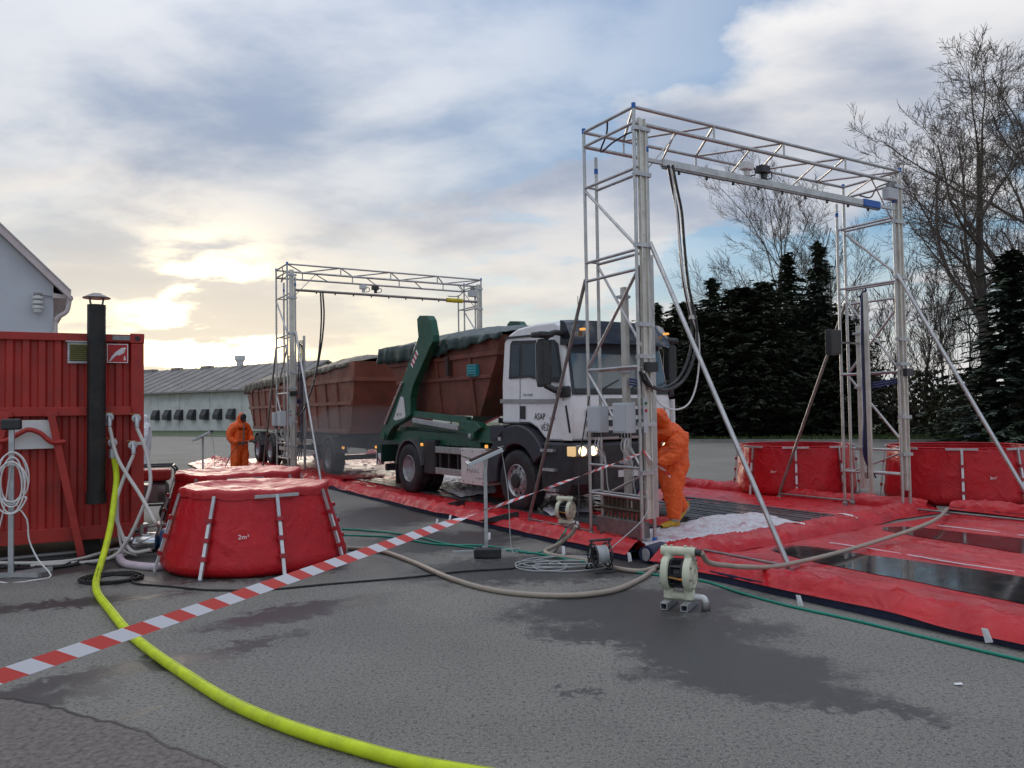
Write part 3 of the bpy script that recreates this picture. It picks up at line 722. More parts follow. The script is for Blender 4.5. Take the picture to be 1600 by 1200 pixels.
# ================================================================== POOLS
def pool(label, cx, cy, rt, rb, hh, covered, writing, seed, nposts=8, rot0=0.0, group=None):
    t = thing('collapsible_water_tank', label, 'water tank', (cx, cy, 0), 0, group)
    face = math.atan2(-cy, -cx)                      # towards the camera
    a0 = face + rot0
    def rad(a, u):
        k = (a-a0)/(2*PI/nposts); f = abs(k-round(k))*2       # 0 at post, 1 between
        r = rb + (rt-rb)*u
        r *= 1 - .035*f*f*u + .02*f*(1-u)                     # straighter at the rim, bulging at the foot
        low = max(0, 1-u/.14); r -= .07*low*low
        r += .012*fb(math.cos(a)*3, math.sin(a)*3, u*2.2+seed, 1.3) + .006*math.sin(a*37+seed+4*u)*(u**2)
        return r
    def wall(i, j):
        a = 2*PI*i; u = j; r = rad(a, u)
        return (r*math.cos(a), r*math.sin(a), .006+hh*u + (.012*nz(math.cos(a)*2.5, math.sin(a)*2.5, seed) if u > .98 else 0))
    m = MB(); m.grid(wall, 128, 16, True); m.build('tank_wall', red_pvc, t, 180, solid=.006)
    m = MB(); m.grid(lambda i, j: (rad(2*PI*i, 0)*.96*j*math.cos(2*PI*i), rad(2*PI*i, 0)*.96*j*math.sin(2*PI*i), .012), 64, 2, True); m.build('tank_floor', red_pvc, t)
    if covered:
        def lid(i, j):
            a = 2*PI*i; q = j*1.0; r = (rad(a, 1.0)+.02)*min(1, q/.86)
            z = hh + .055 - .05*(1-min(1, q/.86))**1.0*0 + (.016*fb(math.cos(a)*q*2, math.sin(a)*q*2, seed+7, 1.6) + .007*math.sin(3*a+seed)*q)
            z += .006*math.sin(11*a+seed*2)*q*q + .012*max(0, 1-abs(nz(math.cos(a)*q*2.2, math.sin(a)*q*2.2, seed))*8)
            z -= .05*(1-min(1, q/.86)**2)
            if q > .86: z -= (q-.86)/.14*.10; r += .012
            return (r*math.cos(a), r*math.sin(a), z)
        m = MB(); m.grid(lid, 128, 28, True); m.build('tank_cover', mat('red_cover', (.50, .020, .026), .46, 0, .12, 2, .05, 80, (.38, .03, .035), .5, 2, wrinkle=.25, ws=3), t, 180)
    else:
        m = MB(); m.path([(rad(2*PI*k/96, 1)*math.cos(2*PI*k/96), rad(2*PI*k/96, 1)*math.sin(2*PI*k/96), hh) for k in range(96)], .016, 6, True); m.build('rim_hem', red_pvc, t, 180)
        m = MB(); m.grid(lambda i, j: (rt*.93*j*math.cos(2*PI*i), rt*.93*j*math.sin(2*PI*i), hh*.35), 48, 1, True); m.build('tank_water', water, t)
    for k in range(nposts):
        a = a0 + k*2*PI/nposts; c, s = math.cos(a), math.sin(a)
        def pp(u, o=.03): 
            r = rb + (rt-rb)*u + o; return Vector((r*c, r*s, hh*u))
        up_ = (-s, c, 0)
        m = MB(); m.bar(pp(-.0, .05), pp(1.0, .035), .035, .022, (c, s, 0)); po = m.build('tank_post', galv, t)
        for u0, u1 in ((.02, .22), (.28, .44), (.50, .66)):
            m = MB(); m.bar(pp(u0, .064), pp(u1, .062), .036, .004, (c, s, 0)); m.build('reflector', refl, po)
        for u0 in (.245, .465, .70):
            m = MB(); m.bar(pp(u0-.025, .05), pp(u0+.025, .05), .075, .045, (c, s, 0)); m.build('strap', red_dark, po)
        if not covered or k == 0:
            m = MB(); q = pp(1.0, .03); m.bar(q - Vector(up_)*.24 + Vector((0, 0, -.012)), q + Vector(up_)*.24 + Vector((0, 0, -.012)), .022, .035); m.build('rim_bar', galv, po)
    if writing:
        at = a0 + .5*2*PI/nposts + writing[1]; u = .50; r = (rb+(rt-rb)*u)*(1.012)+.012
        ta = Vector((-math.sin(at), math.cos(at), 0))
        M_ = basis((r*math.cos(at), r*math.sin(at), hh*u), ta, Vector(((rt-rb)*math.cos(at), (rt-rb)*math.sin(at), hh)))
        text('volume_mark', writing[0], .066, whiteink, t, M_, 1.1)
    return t
PG = 'red collapsible water tanks'
pool('red covered tank marked 2m³ standing beside the striped tape', -3.05, 9.36, .815, 1.06, .85, True, ('2m³', -.785), 1.3, 8, .26, PG)
pool('red covered tank standing behind the tank marked 2m³', -4.03, 11.62, .84, 1.07, .86, True, None, 4.4, 8, .1, PG)
pool('open red tank beside the far gantry tower, next to the conifers', 5.70, 16.0, 1.07, 1.15, .95, False, ('3m³', -.76), 7.7, 8, .02, PG)
pool('open red tank standing on the near side of the far gantry tower', 8.02, 14.25, 1.14, 1.24, .97, False, ('3m³', -.02), 9.1, 8, .05, PG)

# ================================================================== DECON BASINS (red sheets with raised edges)
def sheet(name, s0, s1, t0, t1, z, mt, parent, nu=60, nv=60, amp=.012, sd=0.0, fs=2.2, flat=()):
    m = MB()
    def fn(i, j):
        s, t_ = s0+(s1-s0)*i, t0+(t1-t0)*j
        e = min(i, 1-i, j, 1-j)*8; e = min(1, e)
        h_ = amp*e*(abs(nz(s*1.9+sd, t_*.33+.8*s, sd, fs))*1.8 + .5*math.sin(s*11+t_*.7+3.5*nz(s, t_*.6, sd, 1.1)) + .6*nz(s*3, t_*3, sd, 1.0)) + e*(.026*max(0, 1-abs(nz(s*1.6+.25*t_, t_*.28, sd+3))*11) + .018*max(0, 1-abs(nz(s*2.6-.5*t_, t_*.7, sd+8))*9) + .014*max(0, 1-abs(nz(s*5, t_*2.2, sd+13))*7))
        k = 1.0
        for fa, fb_ in flat: k = min(k, max(0.0, min(1.0, max(fa-s, s-fb_)/.10)))
        return (s, t_, z + max(0, h_)*k)
    m.grid(fn, nu, nv); return m.build(name, mt, parent, 180)
def berm(name, pts, wid, hh, mt, parent, sd=0.0, under=True, dark=navy):
    """soft raised edge: cross-section swept along a lane-frame polyline"""
    pts = [Vector((p[0], p[1], 0)) for p in pts]; path = []
    for a, b in zip(pts[:-1], pts[1:]):
        n = max(2, int((b-a).length/.045)); path += [a.lerp(b, k/n) for k in range(n)]
    path.append(pts[-1]); NS = 18; m = MB(); fm = MB()
    def sec(i, k):
        p = path[i]; d = (path[min(i+1, len(path)-1)]-path[max(i-1, 0)]).normalized(); nn = Vector((-d.y, d.x, 0))
        u = k/NS; x = (u-.5)*wid*(1+.18*nz(p.x*1.3, p.y*1.3, sd+5)); prof = math.sin(PI*u)**.55
        z = .012 + hh*prof*(1+.22*nz(p.x*.9, p.y*.9, sd)+.16*nz(p.x*5, p.y*5, sd+u*2)) + .010*nz(p.x*11, p.y*11, u*5) + prof*(.030*max(0, 1-abs(nz(p.x*2.3+u*1.5, p.y*2.3, sd+u*1.2))*8) + .018*max(0, 1-abs(nz(p.x*5-u*2, p.y*5, sd+4))*6))
        if u == 0 : z = .012 + (.06 if under else 0) + .03*nz(p.x*1.7, p.y*1.7, sd+9)
        return p + nn*x + Vector((0, 0, max(.012, z)))
    L_ = len(path)-1
    vs = [sec(i, k) for i in range(L_+1) for k in range(NS+1)]
    m.add(vs, [(i*(NS+1)+k, i*(NS+1)+k+1, (i+1)*(NS+1)+k+1, (i+1)*(NS+1)+k) for i in range(L_) for k in range(NS)])
    o = m.build(name, mt, parent, 180)
    if under:
        for i in range(L_+1):
            p = path[i]; d = (path[min(i+1, L_)]-path[max(i-1, 0)]).normalized(); nn = Vector((-d.y, d.x, 0))
            w_ = wid*.42
            fm.v += [tuple(p - nn*w_ + Vector((0, 0, .004))), tuple(p - nn*w_*.96 + Vector((0, 0, hh*.55))), tuple(p + nn*w_*.8 + Vector((0, 0, hh*.6))), tuple(p + nn*w_*.8 + Vector((0, 0, .004)))]
        fm.f += [(4*i+k, 4*i+(k+1) % 4, 4*i+4+(k+1) % 4, 4*i+4+k) for i in range(L_) for k in range(4)]
        fm.build('foam_core', dark, o, 40)
    return o
b1_ = thing('decontamination_basin', 'red sheet basin under the truck with raised soft edges and black boards', 'basin', AX, YAW)
sheet('floor_sheet', -.52, 5.8, -.45, 24.0, .014, red_floor, b1_, 150, 260)
berm('edge_roll', [(-.50, 24.0), (-.52, 9.8), (-.60, 5), (-.56, 2), (-.55, -.55)], .34, .17, red_pvc, b1_, 1.0)
berm('edge_roll', [(5.85, -.2), (5.9, 4.5), (5.75, 12), (5.75, 24)], .36, .16, red_pvc, b1_, 2.0)
berm('edge_roll', [(-.55, -.62), (1.0, -.58), (3.2, -.40), (6.0, .12)], .62, .13, red_pvc, b1_, 3.0, False)
b2_ = thing('decontamination_basin', 'red sheet basin with wet black wheel tracks and water in front of the gantry', 'basin', AX, YAW)
s_a = ST(G(1330, 885)); s_c = ST(G(1470, 850))
sheet('floor_sheet', -.40, 5.9, -9.0, -.62, .012, red_floor, b2_, 170, 150, .016, 3.3, 1.6, ((s_a[0]-.34, s_a[0]+.90), (s_c[0]-.02, s_c[0]+1.20)))
berm('edge_roll', [(-.50, -.95), (-.44, -3), (-.36, -5.5), (-.36, -9.0)], .46, .165, red_pvc, b2_, 4.0)
berm('edge_roll', [(6.0, -.5), (5.9, -3), (5.9, -9)], .42, .2, red_pvc, b2_, 5.0, True, blackp)
def track(s0, s1, t0, t1, sd, mt, z, parent, nm):
    m = MB(); n = 70
    vs = []
    for i in range(n+1):
        t_ = t0+(t1-t0)*i/n; wob = .10*nz(t_*.8, sd)+.035*nz(t_*3, sd); e = math.sin(PI*i/n)**.3
        c = (s0+s1)/2; hw = (s1-s0)/2
        vs += [(c-hw*e+wob, t_, z), (c+hw*e+.8*wob+.07*nz(t_*1.3, sd+4), t_, z)]
    m.add(vs, [(2*i, 2*i+2, 2*i+3, 2*i+1) for i in range(n)])
    return m.build(nm, mt, parent)
s_a = ST(G(1330, 885)); s_b = ST(G(1600, 905)); s_c = ST(G(1470, 850))
track(s_a[0]-.30, s_a[0]+.85, -9.0, -.95, 1.2, water, .018, b2_, 'wheel_track')
track(s_c[0]+.02, s_c[0]+1.15, -9.0, -.80, 2.2, water, .018, b2_, 'wheel_track')
for k, (sx, sd) in enumerate(((s_a[0]+.95, 3.0), (s_c[0]+1.25, 5.0))):
    m = MB(); m.path([(sx+.06*nz(t_*.9, sd), t_, .026+.004*nz(t_*4, sd)) for t_ in [-9+.12*i for i in range(66)]], .007, 5); m.build('white_welt', refl, b2_, 60)
for (s, t_, a) in ((2.35, -.42, .0), (3.55, -.26, .0)):
    q = []
    for k in range(9):
        u = k/8; q.append((s+.03*u, t_-.34+.68*u, .020+.137*math.sin(PI*u)**.55))
    m = MB()
    for a_, b_ in zip(q[:-1], q[1:]): m.add([(a_[0]-.035, a_[1], a_[2]), (a_[0]+.035, a_[1], a_[2]), (b_[0]+.035, b_[1], b_[2]), (b_[0]-.035, b_[1], b_[2])], [(0, 1, 2, 3)])
    m.build('white_strap', refl, b1_, solid=.004)
# black drive boards and white sheets lying in the truck basin
rnd = random.Random(3)
def boards(s0, s1, t0, t1, n, nm='drive_board'):
    for k in range(n):
        s = s0+(s1-s0)*(k+.5)/n; w_ = (s1-s0)/n*.80; a, b = t0+rnd.uniform(-.25, .25), t1+rnd.uniform(-.3, .3); sk = rnd.uniform(-.03, .03)
        m = MB(); z = .040+rnd.uniform(0, .012); m.add([(s-w_/2, a, z), (s+w_/2, a, z), (s+w_/2+sk, b, z+.004), (s-w_/2+sk, b, z+.004), (s-w_/2, a, z-.022), (s+w_/2, a, z-.022), (s+w_/2+sk, b, z-.018), (s-w_/2+sk, b, z-.018)], [(0,1,2,3), (4,5,1,0), (5,6,2,1), (6,7,3,2), (7,4,0,3)]); m.build(nm, board, b1_)
boards(.55, 1.25, .9, 11.5, 6); boards(2.0, 4.1, -.05, 3.4, 15); boards(2.55, 3.35, 3.6, 11.5, 6)
def loose(name, label, pix, z, mt, sd, cat='sheet'):
    q = [ST(G(*p)) for p in pix]; c = (sum(a for a, b in q)/len(q), sum(b for a, b in q)/len(q))
    n = len(q); m = MB(); ring = []
    for i in range(n):
        for k in range(12):
            u = k/12; a, b = q[i], q[(i+1) % n]; s = a[0]+(b[0]-a[0])*u; t_ = a[1]+(b[1]-a[1])*u
            ring.append((s-c[0]+.06*nz(s*4, t_*4, sd), t_-c[1]+.06*nz(s*4+9, t_*4, sd)))
    NR = 26
    def fn(i, j):
        p = ring[int(i*len(ring)) % len(ring)]; x, y = p[0]*j, p[1]*j
        return (x, y, .06*abs(fb(x*4, y*4, sd, 1.4))*min(1, (1-j)*4+.3)+.035*max(0, nz(x*12, y*5, sd)))
    m.grid(fn, len(ring), NR, True)
    o = m.build(name, mt, None, 180); o.location = W(c[0], c[1], z); o.rotation_euler = (0, 0, YAW)
    tag(o, label, cat); return o
wsheet = loose('white_plastic_sheet', 'crumpled white plastic sheet lying at the boots of the orange-suited person', [(985, 842), (1120, 812), (1185, 808), (1245, 822), (1205, 840), (1110, 858), (1010, 862)], .062, sheetw, 1.1)
loose('white_plastic_sheet', 'crumpled pale sheet lying under the truck between its wheels', [(668, 760), (700, 742), (770, 757), (775, 775), (720, 782)], .062, sheetw, 3.3)
loose('white_plastic_sheet', 'pale wet sheet lying under the front bumper of the truck', [(840, 792), (880, 775), (930, 784), (925, 806), (860, 812)], .062, sheetw, 5.3)
loose('red_folded_sheet', 'crumpled red sheet heap on the ground by the orange-suited person with the lance', [(293, 727), (330, 718), (395, 722), (400, 732), (310, 735)], .05, red_pvc, 6.1)
loose('red_folded_sheet', 'flat red sheet behind the spraying person at the trailer', [(480, 742), (600, 738), (600, 748), (500, 756)], .06, red_pvc, 7.1)
for px, py, lb in ((700, 795, 'black rubber wedge on the red edge nearer the trailer'), (780, 815, 'black rubber wedge on the red edge by the tilted panel stand')):
    m = MB(); m.prism([(-.34, 0), (.28, 0), (.28, .16)], 'y', -.12, .12); o = m.build('rubber_wedge', blackp, None, bevel=.01); p = G(px, py, .10); o.location = (p.x, p.y, .10); o.rotation_euler = (0, 0, YAW-1.2); tag(o, lb, 'wedge', 'black wedges on the basin edge')
# white tags hanging from the basin edge
for k, (px, py, z, tl) in enumerate(((704, 812, .1, 'white fabric tag on the red edge below the first black wedge'), (684, 818, .06, 'white fabric tag at the red edge near the truck fuel tank'), (766, 840, .07, 'white fabric tag on the red edge beside the tilted panel stand'), (882, 862, .10, 'white fabric tag on the red edge below the raised cream pump'), (985, 872, .11, 'white fabric tag on the red edge between cable drum and blue roll'), (1250, 940, .03, 'white fabric tag on the red edge close to the green hose and outrigger'), (1541, 993, .10, 'grey-white tag on the red edge beyond the outrigger foot'))):
    p = G(px, py, z); m = MB(); m.add([(-.02, 0, .07), (.02, 0, .07), (.05, -.05, 0), (.0, -.05, -.02)], [(0, 1, 2, 3)])
    o = m.build('fabric_tag', refl, None, solid=.003); o.location = (p.x, p.y, z); o.rotation_euler = (.1*k, 0, YAW-1.3); tag(o, tl, 'tag', 'white tags on the basin edges')

# ================================================================== GANTRIES
def gantry(label, s_off, t_off, front):
    t = thing('spray_gantry', label, 'gantry', W(s_off, t_off), YAW)
    H, Wd, D = 5.53, 5.62, 1.05; r = .024
    def tb(nm, a, b, rr=r, mt=alu, par=None): m = MB(); m.tube(a, b, rr, None, 10); return m.build(nm, mt, par or t, 40)
    TW = .20
    for side, sx in ((0, 0.0), (1, Wd)):
        ins = 1 if side == 0 else -1
        xs = (sx, sx + ins*TW)
        for x in xs:
            for y in (0, D):
                full = (x == xs[0])
                tb('post', (x, y, .03), (x, y, H if full else H-.32))
                m = MB(); m.lathe([(.045, 0), (.045, .05), (.03, .07), (.03, .10)], 12, Matrix.Translation((x, y, .012))); m.build('foot', blue if (x, y) == (xs[1], 0) else steel_d, t)
                for z in ((H-.55,) if not full else (H-.02,)): 
                    m = MB(); m.path([(x, y, z), (x, y, z+.07)], r+.004, 10); m.build('blue_band', blue, t, 40)
        # channel profile carrying the sliding rail
        x0, x1 = sx+ins*.045, sx+ins*.155
        a, b = min(x0, x1), max(x0, x1)
        m = MB(); m.box(a, b, -.028, .0, .35, H-.14); m.box(a, a+.016, -.05, -.028, .35, H-.14); m.box(b-.016, b, -.05, -.028, .35, H-.14); ch = m.build('rail_channel', alu_w, t)
        for z in (.9, 1.5, 2.35, 2.75, 3.75, 4.65, H-.3):
            m = MB(); m.box(a-.07, b+.07, -.058, .028, z, z+.05); m.build('channel_clamp', galv, ch)
        m = MB(); m.box(a-.02, b+.06, -.12, -.055, 2.18, 2.30); m.build('rail_carriage', blackp, ch)
        for k in range(16):
            m = MB(); m.lathe([(.007, 0), (.007, .002)], 6, Matrix.Translation((sx+ins*.1, -.0282, .6+k*.3)) @ Matrix.Rotation(PI/2, 4, 'X')); m.build('bolt', steel_d, ch)
        # rungs and diagonals between near and far posts
        for xi, x in enumerate(xs):
            zz = (4.75, 3.72, 3.47, 2.25, .98, .60) if xi == 0 else (4.75, 3.72, 2.25, .60)
            for z in zz: tb('rung', (x, 0, z), (x, D, z), .02)
        for z in (4.75, 3.72, 2.25, .6):
            for y in (0, D): tb('spacer', (xs[0], y, z+.02), (xs[1], y, z+.02), .016)
        x = xs[0]
        for (ya, za, yb, zb) in ((D, 4.72, 0, 3.76), (0, 3.44, D, 2.28), (D, 2.22, 0, 1.0)): tb('diagonal', (x, ya, za), (x, yb, zb), .021)
        tb('diagonal', (xs[1], D, 3.70), (xs[1], 0.0, 2.30), .018); tb('diagonal', (xs[1], 0, .95), (xs[1], D*.8, .62), .016)
        # outriggers
        tb('outrigger', (xs[1], -.03, 3.82), (xs[1]+.0, -2.03, .10), .028); tb('outrigger', (x, D+.02, 3.5), (x+.0, D+1.55, .10), .026, steel_d)
        for y, z in ((-2.03, .03), (D+1.55, .03)):
            m = MB(); m.lathe([(.07, 0), (.07, .015), (.025, .03), (.025, .09)], 12, Matrix.Translation((xs[1] if y < 0 else x, y, .01))); m.build('outrigger_foot', steel_d, t)
        tb('ground_bar', (xs[1], -2.0, .075), (xs[1], 0, .075), .016, steel_d); tb('ground_bar', (x, D, .075), (x, D+1.55, .075), .016, steel_d)
        # inner mast with hoses and valve block
        mx_, my = sx+ins*.30, D*.62
        m = MB(); m.box(mx_-.04, mx_+.04, my-.075, my+.005, .35, 3.35 if side == 0 else 3.05); ms = m.build('mast', alu_w, t, bevel=.004)
        for z in (1.0, 2.2, 3.2) if side == 0 else (1.0, 2.0, 2.9):
            m = MB(); m.box(mx_-.10, mx_+.06, my-.09, my+.02, z, z+.035); m.build('mast_clamp', galv, ms)
        m = MB(); m.box(mx_+ins*.22-.025, mx_+ins*.22+.025, .30, .36, .3, 3.75 if side == 0 else 3.55); ms2 = m.build('mast', alu_w if side else alu, t)
        for k in range(4):
            m = MB(); hx = mx_+ins*(.10+.035*k)
            m.path(spline([(mx_+ins*.22, .33, 3.62-.035*k), (hx-.03, .38+.02*k, 3.60-.035*k), (hx, .42, 3.5-.03*k), (hx, .44, 2.6), (hx+.02*ins, .42, 1.6), (hx-.02, .44, .9), (mx_-.05+.07*k, .5, .52)], 6), .014, 6); m.build('spray_hose', bluehose if k % 2 else blackp, t, 60)
        for k in range(3):
            m = MB(); m.path(spline([(mx_, my-.1, 2.12-.035*k), (mx_+ins*.12, .35, 2.08-.04*k), (sx+ins*.14, .04, 2.14-.03*k)], 6), .014, 6); m.build('spray_hose', bluehose, t, 60)
        m = MB()
        vx = sx+ins*.10
        if side: continue
        for k in range(10): m.tube((vx, .10+.085*k, .30), (vx, .10+.085*k, .56), .022, None, 8)
        m.tube((vx, .05, .42), (vx, .97, .42), .03)
        vb = m.build('valve_block', mat('valve_metal', (.10, .085, .065), .4, .7, .4, 20), t, 40)
        for k in range(10):
            m = MB(); m.lathe([(.03, 0), (.034, .01), (.034, .03), (.02, .035)], 10, Matrix.Translation((vx, .10+.085*k, .56))); m.bar((vx-.05, .10+.085*k, .60), (vx+.03, .10+.085*k, .60), .014, .01); m.build('valve_cap', brass if k % 3 == 0 else blackp, vb)
        m = MB(); m.box(vx-.075, vx+.075, .06, .96, .10, .30); m.build('valve_tray', steel_d, t, bevel=.005)
        for y in (.1, .5, .9): tb('tray_leg', (vx, y, .015), (vx, y, .10), .015, steel_d)
    # control cabinets on the near tower
    for x, y, wv, hv, dv in ((-.06, .72, .15, .35, .27), (-.06, .18, .15, .38, .28)):
        m = MB(); m.box(x-wv+.03, x+.03, y-dv/2, y+dv/2, 1.42, 1.42+hv); cb = m.build('control_cabinet', grey_box, t, bevel=.008)
        m = MB(); m.box(x-wv+.022, x-wv+.03, y-dv/2+.02, y+dv/2-.02, 1.44, 1.40+hv); m.build('cabinet_door', grey_box, cb, bevel=.004)
        m = MB()
        for k in range(4): m.tube((x-.05, y-.10+k*.06, 1.36), (x-.05, y-.10+k*.06, 1.42), .014)
        m.build('cable_gland', blackp, cb)
        for k in range(3):
            m = MB(); m.path(spline([(x-.05, y-.10+k*.06, 1.38), (x-.08, y-.10+k*.06, 1.22), (x+.05, y-.02, 1.10-.05*k), (x+.10, y, .7), (x+.2, y, .5)], 5), .008, 5); m.build('cabinet_cable', cable_w if k == 1 else cable_g, cb, 60)
    for z, mt_ in ((1.79, mat('green_button', (.02, .16, .05), .4)), (1.70, mat('red_button', (.5, .02, .02), .4))):
        m = MB(); m.lathe([(.018, 0), (.018, .012), (.012, .016)], 10, Matrix.Translation((.045, -.062, z)) @ Matrix.Rotation(PI/2, 4, 'X')); m.build('push_button', mt_, t)
    m = MB(); m.box(.015, .075, -.060, -.0505, 1.42, 1.86); m.build('button_strip', grey_box, t)
    # top truss
    zt, zb = H, H-.20
    for y in (0, D):
        tb('chord', (0, y, zt), (Wd, y, zt), .023); tb('chord', (0, y, zb), (Wd, y, zb), .026)
    for x in (0, Wd):
        tb('end_tube', (x, 0, zt), (x, D, zt), .022); tb('end_tube', (x, 0, zb), (x, D, zb), .02)
    xs_ = [i*Wd/8 for i in range(9)]
    for i, x in enumerate(xs_[1:-1]):
        tb('truss_upright', (x, 0 if i % 2 else D, zb), (x, 0 if i % 2 else D, zt), .016)
    for i in range(8):
        ya, yb = (0, D) if i % 2 == 0 else (D, 0)
        tb('truss_diagonal', (xs_[i], ya, zt), (xs_[i+1], yb, zt), .018)
        if i % 2: tb('truss_diagonal', (xs_[i], 0, zb), (xs_[i+1], D, zb), .015)
    tb('stay', (.1, .05, H-.9), (.75, .02, H-.2), .010); tb('stay', (Wd-.1, .05, H-.9), (Wd-.75, .02, H-.2), .010)
    # spray rail
    if front:
        m = MB(); m.box(.45, 5.05, -.03, .03, 4.84, 4.93); m.box(.20, .5, -.022, .022, 4.86, 4.91); m.box(5.0, 5.55, -.022, .022, 4.86, 4.91); sr = m.build('spray_rail', alu, t, bevel=.004)
        m = MB(); m.box(.47, 5.03, -.024, .024, 4.815, 4.839); m.build('rail_slot', steel_d, sr)
        m = MB(); m.box(4.60, 5.02, -.045, .045, 4.83, 4.945); m.build('blue_wrap', blue, sr, bevel=.01)
        for k in range(12):
            m = MB(); m.lathe([(.006, 0), (.006, .003)], 6, Matrix.Translation((.7+k*.36, -.033, 4.87)) @ Matrix.Rotation(PI/2, 4, 'X')); m.build('rail_bolt', steel_d, sr)
    else:
        m = MB(); m.tube((.2, 0, 4.88), (5.5, 0, 4.88), .035); sr = m.build('spray_rail', steel_d, t, 40)
        m = MB(); m.path([(4.5, 0, 4.88), (5.0, 0, 4.88)], .062, 10); m.build('yellow_wrap', yellow, sr, 40)
    for k in range(9):
        x = .75+k*.50; m = MB(); m.lathe([(.012, -.02), (.02, -.01), (.02, .02), (.014, .03)], 8, Matrix.Translation((x, 0, 4.79 if front else 4.83))); m.build('nozzle', blackp, sr)
    # devices on the rail
    for x, mt_ in ((2.02, white_pl), (2.36, blackp)):
        m = MB(); m.box(x-.09, x+.09, -.06, .06, 5.02, 5.13); m.box(x-.03, x+.05, -.03, .03, 4.935, 5.02); dv = m.build('sensor_box', mt_, t, bevel=.012)
        m = MB(); m.path(spline([(x+.09, 0, 5.08), (x+.17, 0, 5.06), (x+.17, 0, 4.98), (x+.06, 0, 4.945)], 5), .010, 6); m.build('sensor_cable', blackp, dv, 60)
    m = MB(); m.box(5.20, 5.46, -.07, .05, 5.02, 5.20); jb = m.build('junction_box', grey_box, t, bevel=.01)
    m = MB(); m.box(5.28, 5.40, -.03, .03, 5.20, 5.30); m.build('box_bracket', steel_d, jb)
    m = MB(); m.path(spline([(4.55, 0, 4.99), (4.9, .05, 5.02), (5.15, .1, 5.22), (5.4, .05, 5.32)], 6), .012, 6); m.build('truss_cable', blackp, t, 60)
    m = MB(); m.path(spline([(0.02, .55, 5.55), (.08, .65, 5.40), (.05, .75, 5.18), (.03, .45, 5.22), (.03, .12, 5.24), (.02, .02, 5.2)], 6), .012, 6); m.build('truss_cable', blackp, t, 60)
    # hose bundle hanging from the rail
    if front:
        # place the drop from the photo: plane of the near posts
        def TP(px, py, y0=0.0):
            r_ = ray(px, py); o_ = Vector((0, 0, CAM_H)); k_ = ((AX + WY*y0) - o_).dot(WY)/r_.dot(WY); p_ = o_ + r_*k_; s_, t__ = ST(p_); return (s_, t__, p_.z)
        def bundle(pix, rr, mt_, dx=0, nm='hanging_hose', y0=-.06):
            m = MB(); q = [Vector(TP(a+dx, b, y0)) for a, b in pix]; m.path(spline(q, 8), rr, 8); m.build(nm, mt_, t, 60)
        base = [(1046, 258), (1052, 290), (1060, 330), (1064, 380), (1070, 440), (1080, 490), (1084, 520), (1078, 560), (1062, 592), (1038, 606), (1012, 600), (1002, 580)]
        bundle(base, .020, blackp, -2); bundle([(a+5, b+2) for a, b in base], .020, blackp, 0, y0=-.09); bundle([(a+2, b+(4 if i > 6 else 0)) for i, (a, b) in enumerate(base)], .016, blackp, 3, y0=-.12)
        bundle([(1048, 262), (1054, 300), (1060, 360), (1068, 430), (1080, 490), (1092, 530), (1090, 590), (1078, 628), (1056, 640), (1030, 630), (1018, 600), (1006, 580)], .011, cable_w, 0, 'hanging_cable', -.10)
        q = Vector(TP(1082, 497, -.08)); m = MB(); m.path([q + Vector((0, 0, -.02)), q + Vector((.01, 0, .03))], .05, 10); m.build('hose_tie', hose_w, t, 40)
    else:
        for k in range(2):
            m = MB(); m.path(spline([(.85+.06*k, -.03, 4.85), (.86+.07*k, -.05, 4.2), (.80+.04*k, -.06, 3.4), (.66, -.08, 2.6), (.45, -.10, 2.0), (.30, -.06, 1.7), (.2, -.04, 1.75)], 8), .022, 6); m.build('hanging_hose', blackp, t, 60)
    if front:
        m = MB(); m.box(Wd-1.12, Wd-.86, .55, .67, 2.55, 2.95); m.build('flood_lamp', blackp, t, bevel=.01)
        m = MB(); m.bar((Wd-.9, .61, 2.75), (Wd-.2, .61, 2.75), .03, .03); m.build('lamp_arm', steel_d, t)
    return t
gan1 = gantry('tall aluminium truss gantry in front of the white truck cab, with a hanging hose bundle', 0, 0, True)
gan2 = gantry('aluminium truss gantry over the trailer, its dark spray rail wrapped in yellow', -.95, 12.34, False)
# ================================================================== TRUCK (skip loader)
lamp_side = mat('lamp_side_glass', (.35, .28, .18), .1, 0, .3, 14, emit=(1, .66, .3), es=.25)
TO, TYAW = W(1.84, 3.95), YAW+.05
TXd = Vector((math.cos(TYAW), math.sin(TYAW), 0)); TYd = Vector((-math.sin(TYAW), math.cos(TYAW), 0))
def onx(px, py, x0):                       # pixel -> (y, z) on the truck's plane x = x0
    r = ray(px, py); o_ = Vector((0, 0, CAM_H)); k = (TO + TXd*x0 - o_).dot(TXd)/r.dot(TXd); p = o_ + r*k
    return ((p-TO).dot(TYd), p.z)
truck = thing('skip_loader_truck', 'white-cabbed skip loader truck with green lifting arms parked in the red basin', 'truck', TO, TYAW)
def cabx(z): return 1.12*(1-.055*max(0, z-1.9)/1.3)
prof = [(.68, 1.50), (.70, 2.2), (.66, 2.95), (.50, 3.10), (.20, 3.18), (-.35, 3.21), (-.85, 3.20), (-1.10, 3.12), (-1.17, 2.90), (-1.25, 2.55), (-1.36, 1.98), (-1.40, 1.75), (-1.38, 1.23), (-.72, 1.22), (-.62, 1.26), (-.42, 1.42), (-.22, 1.50)]
m = MB(); NX = 9
for i in range(NX):
    u = -1+2*i/(NX-1)
    for y, z in prof:
        yy = y + (.10*abs(u)**5 if y < -1.0 else (-.05*abs(u)**6 if y > .4 else 0))
        m.v.append((u*cabx(z), yy, z - (.03*abs(u)**4 if z > 3.0 else 0)))
npf = len(prof)
m.f += [(i*npf+k, i*npf+(k+1) % npf, (i+1)*npf+(k+1) % npf, (i+1)*npf+k) for i in range(NX-1) for k in range(npf)]
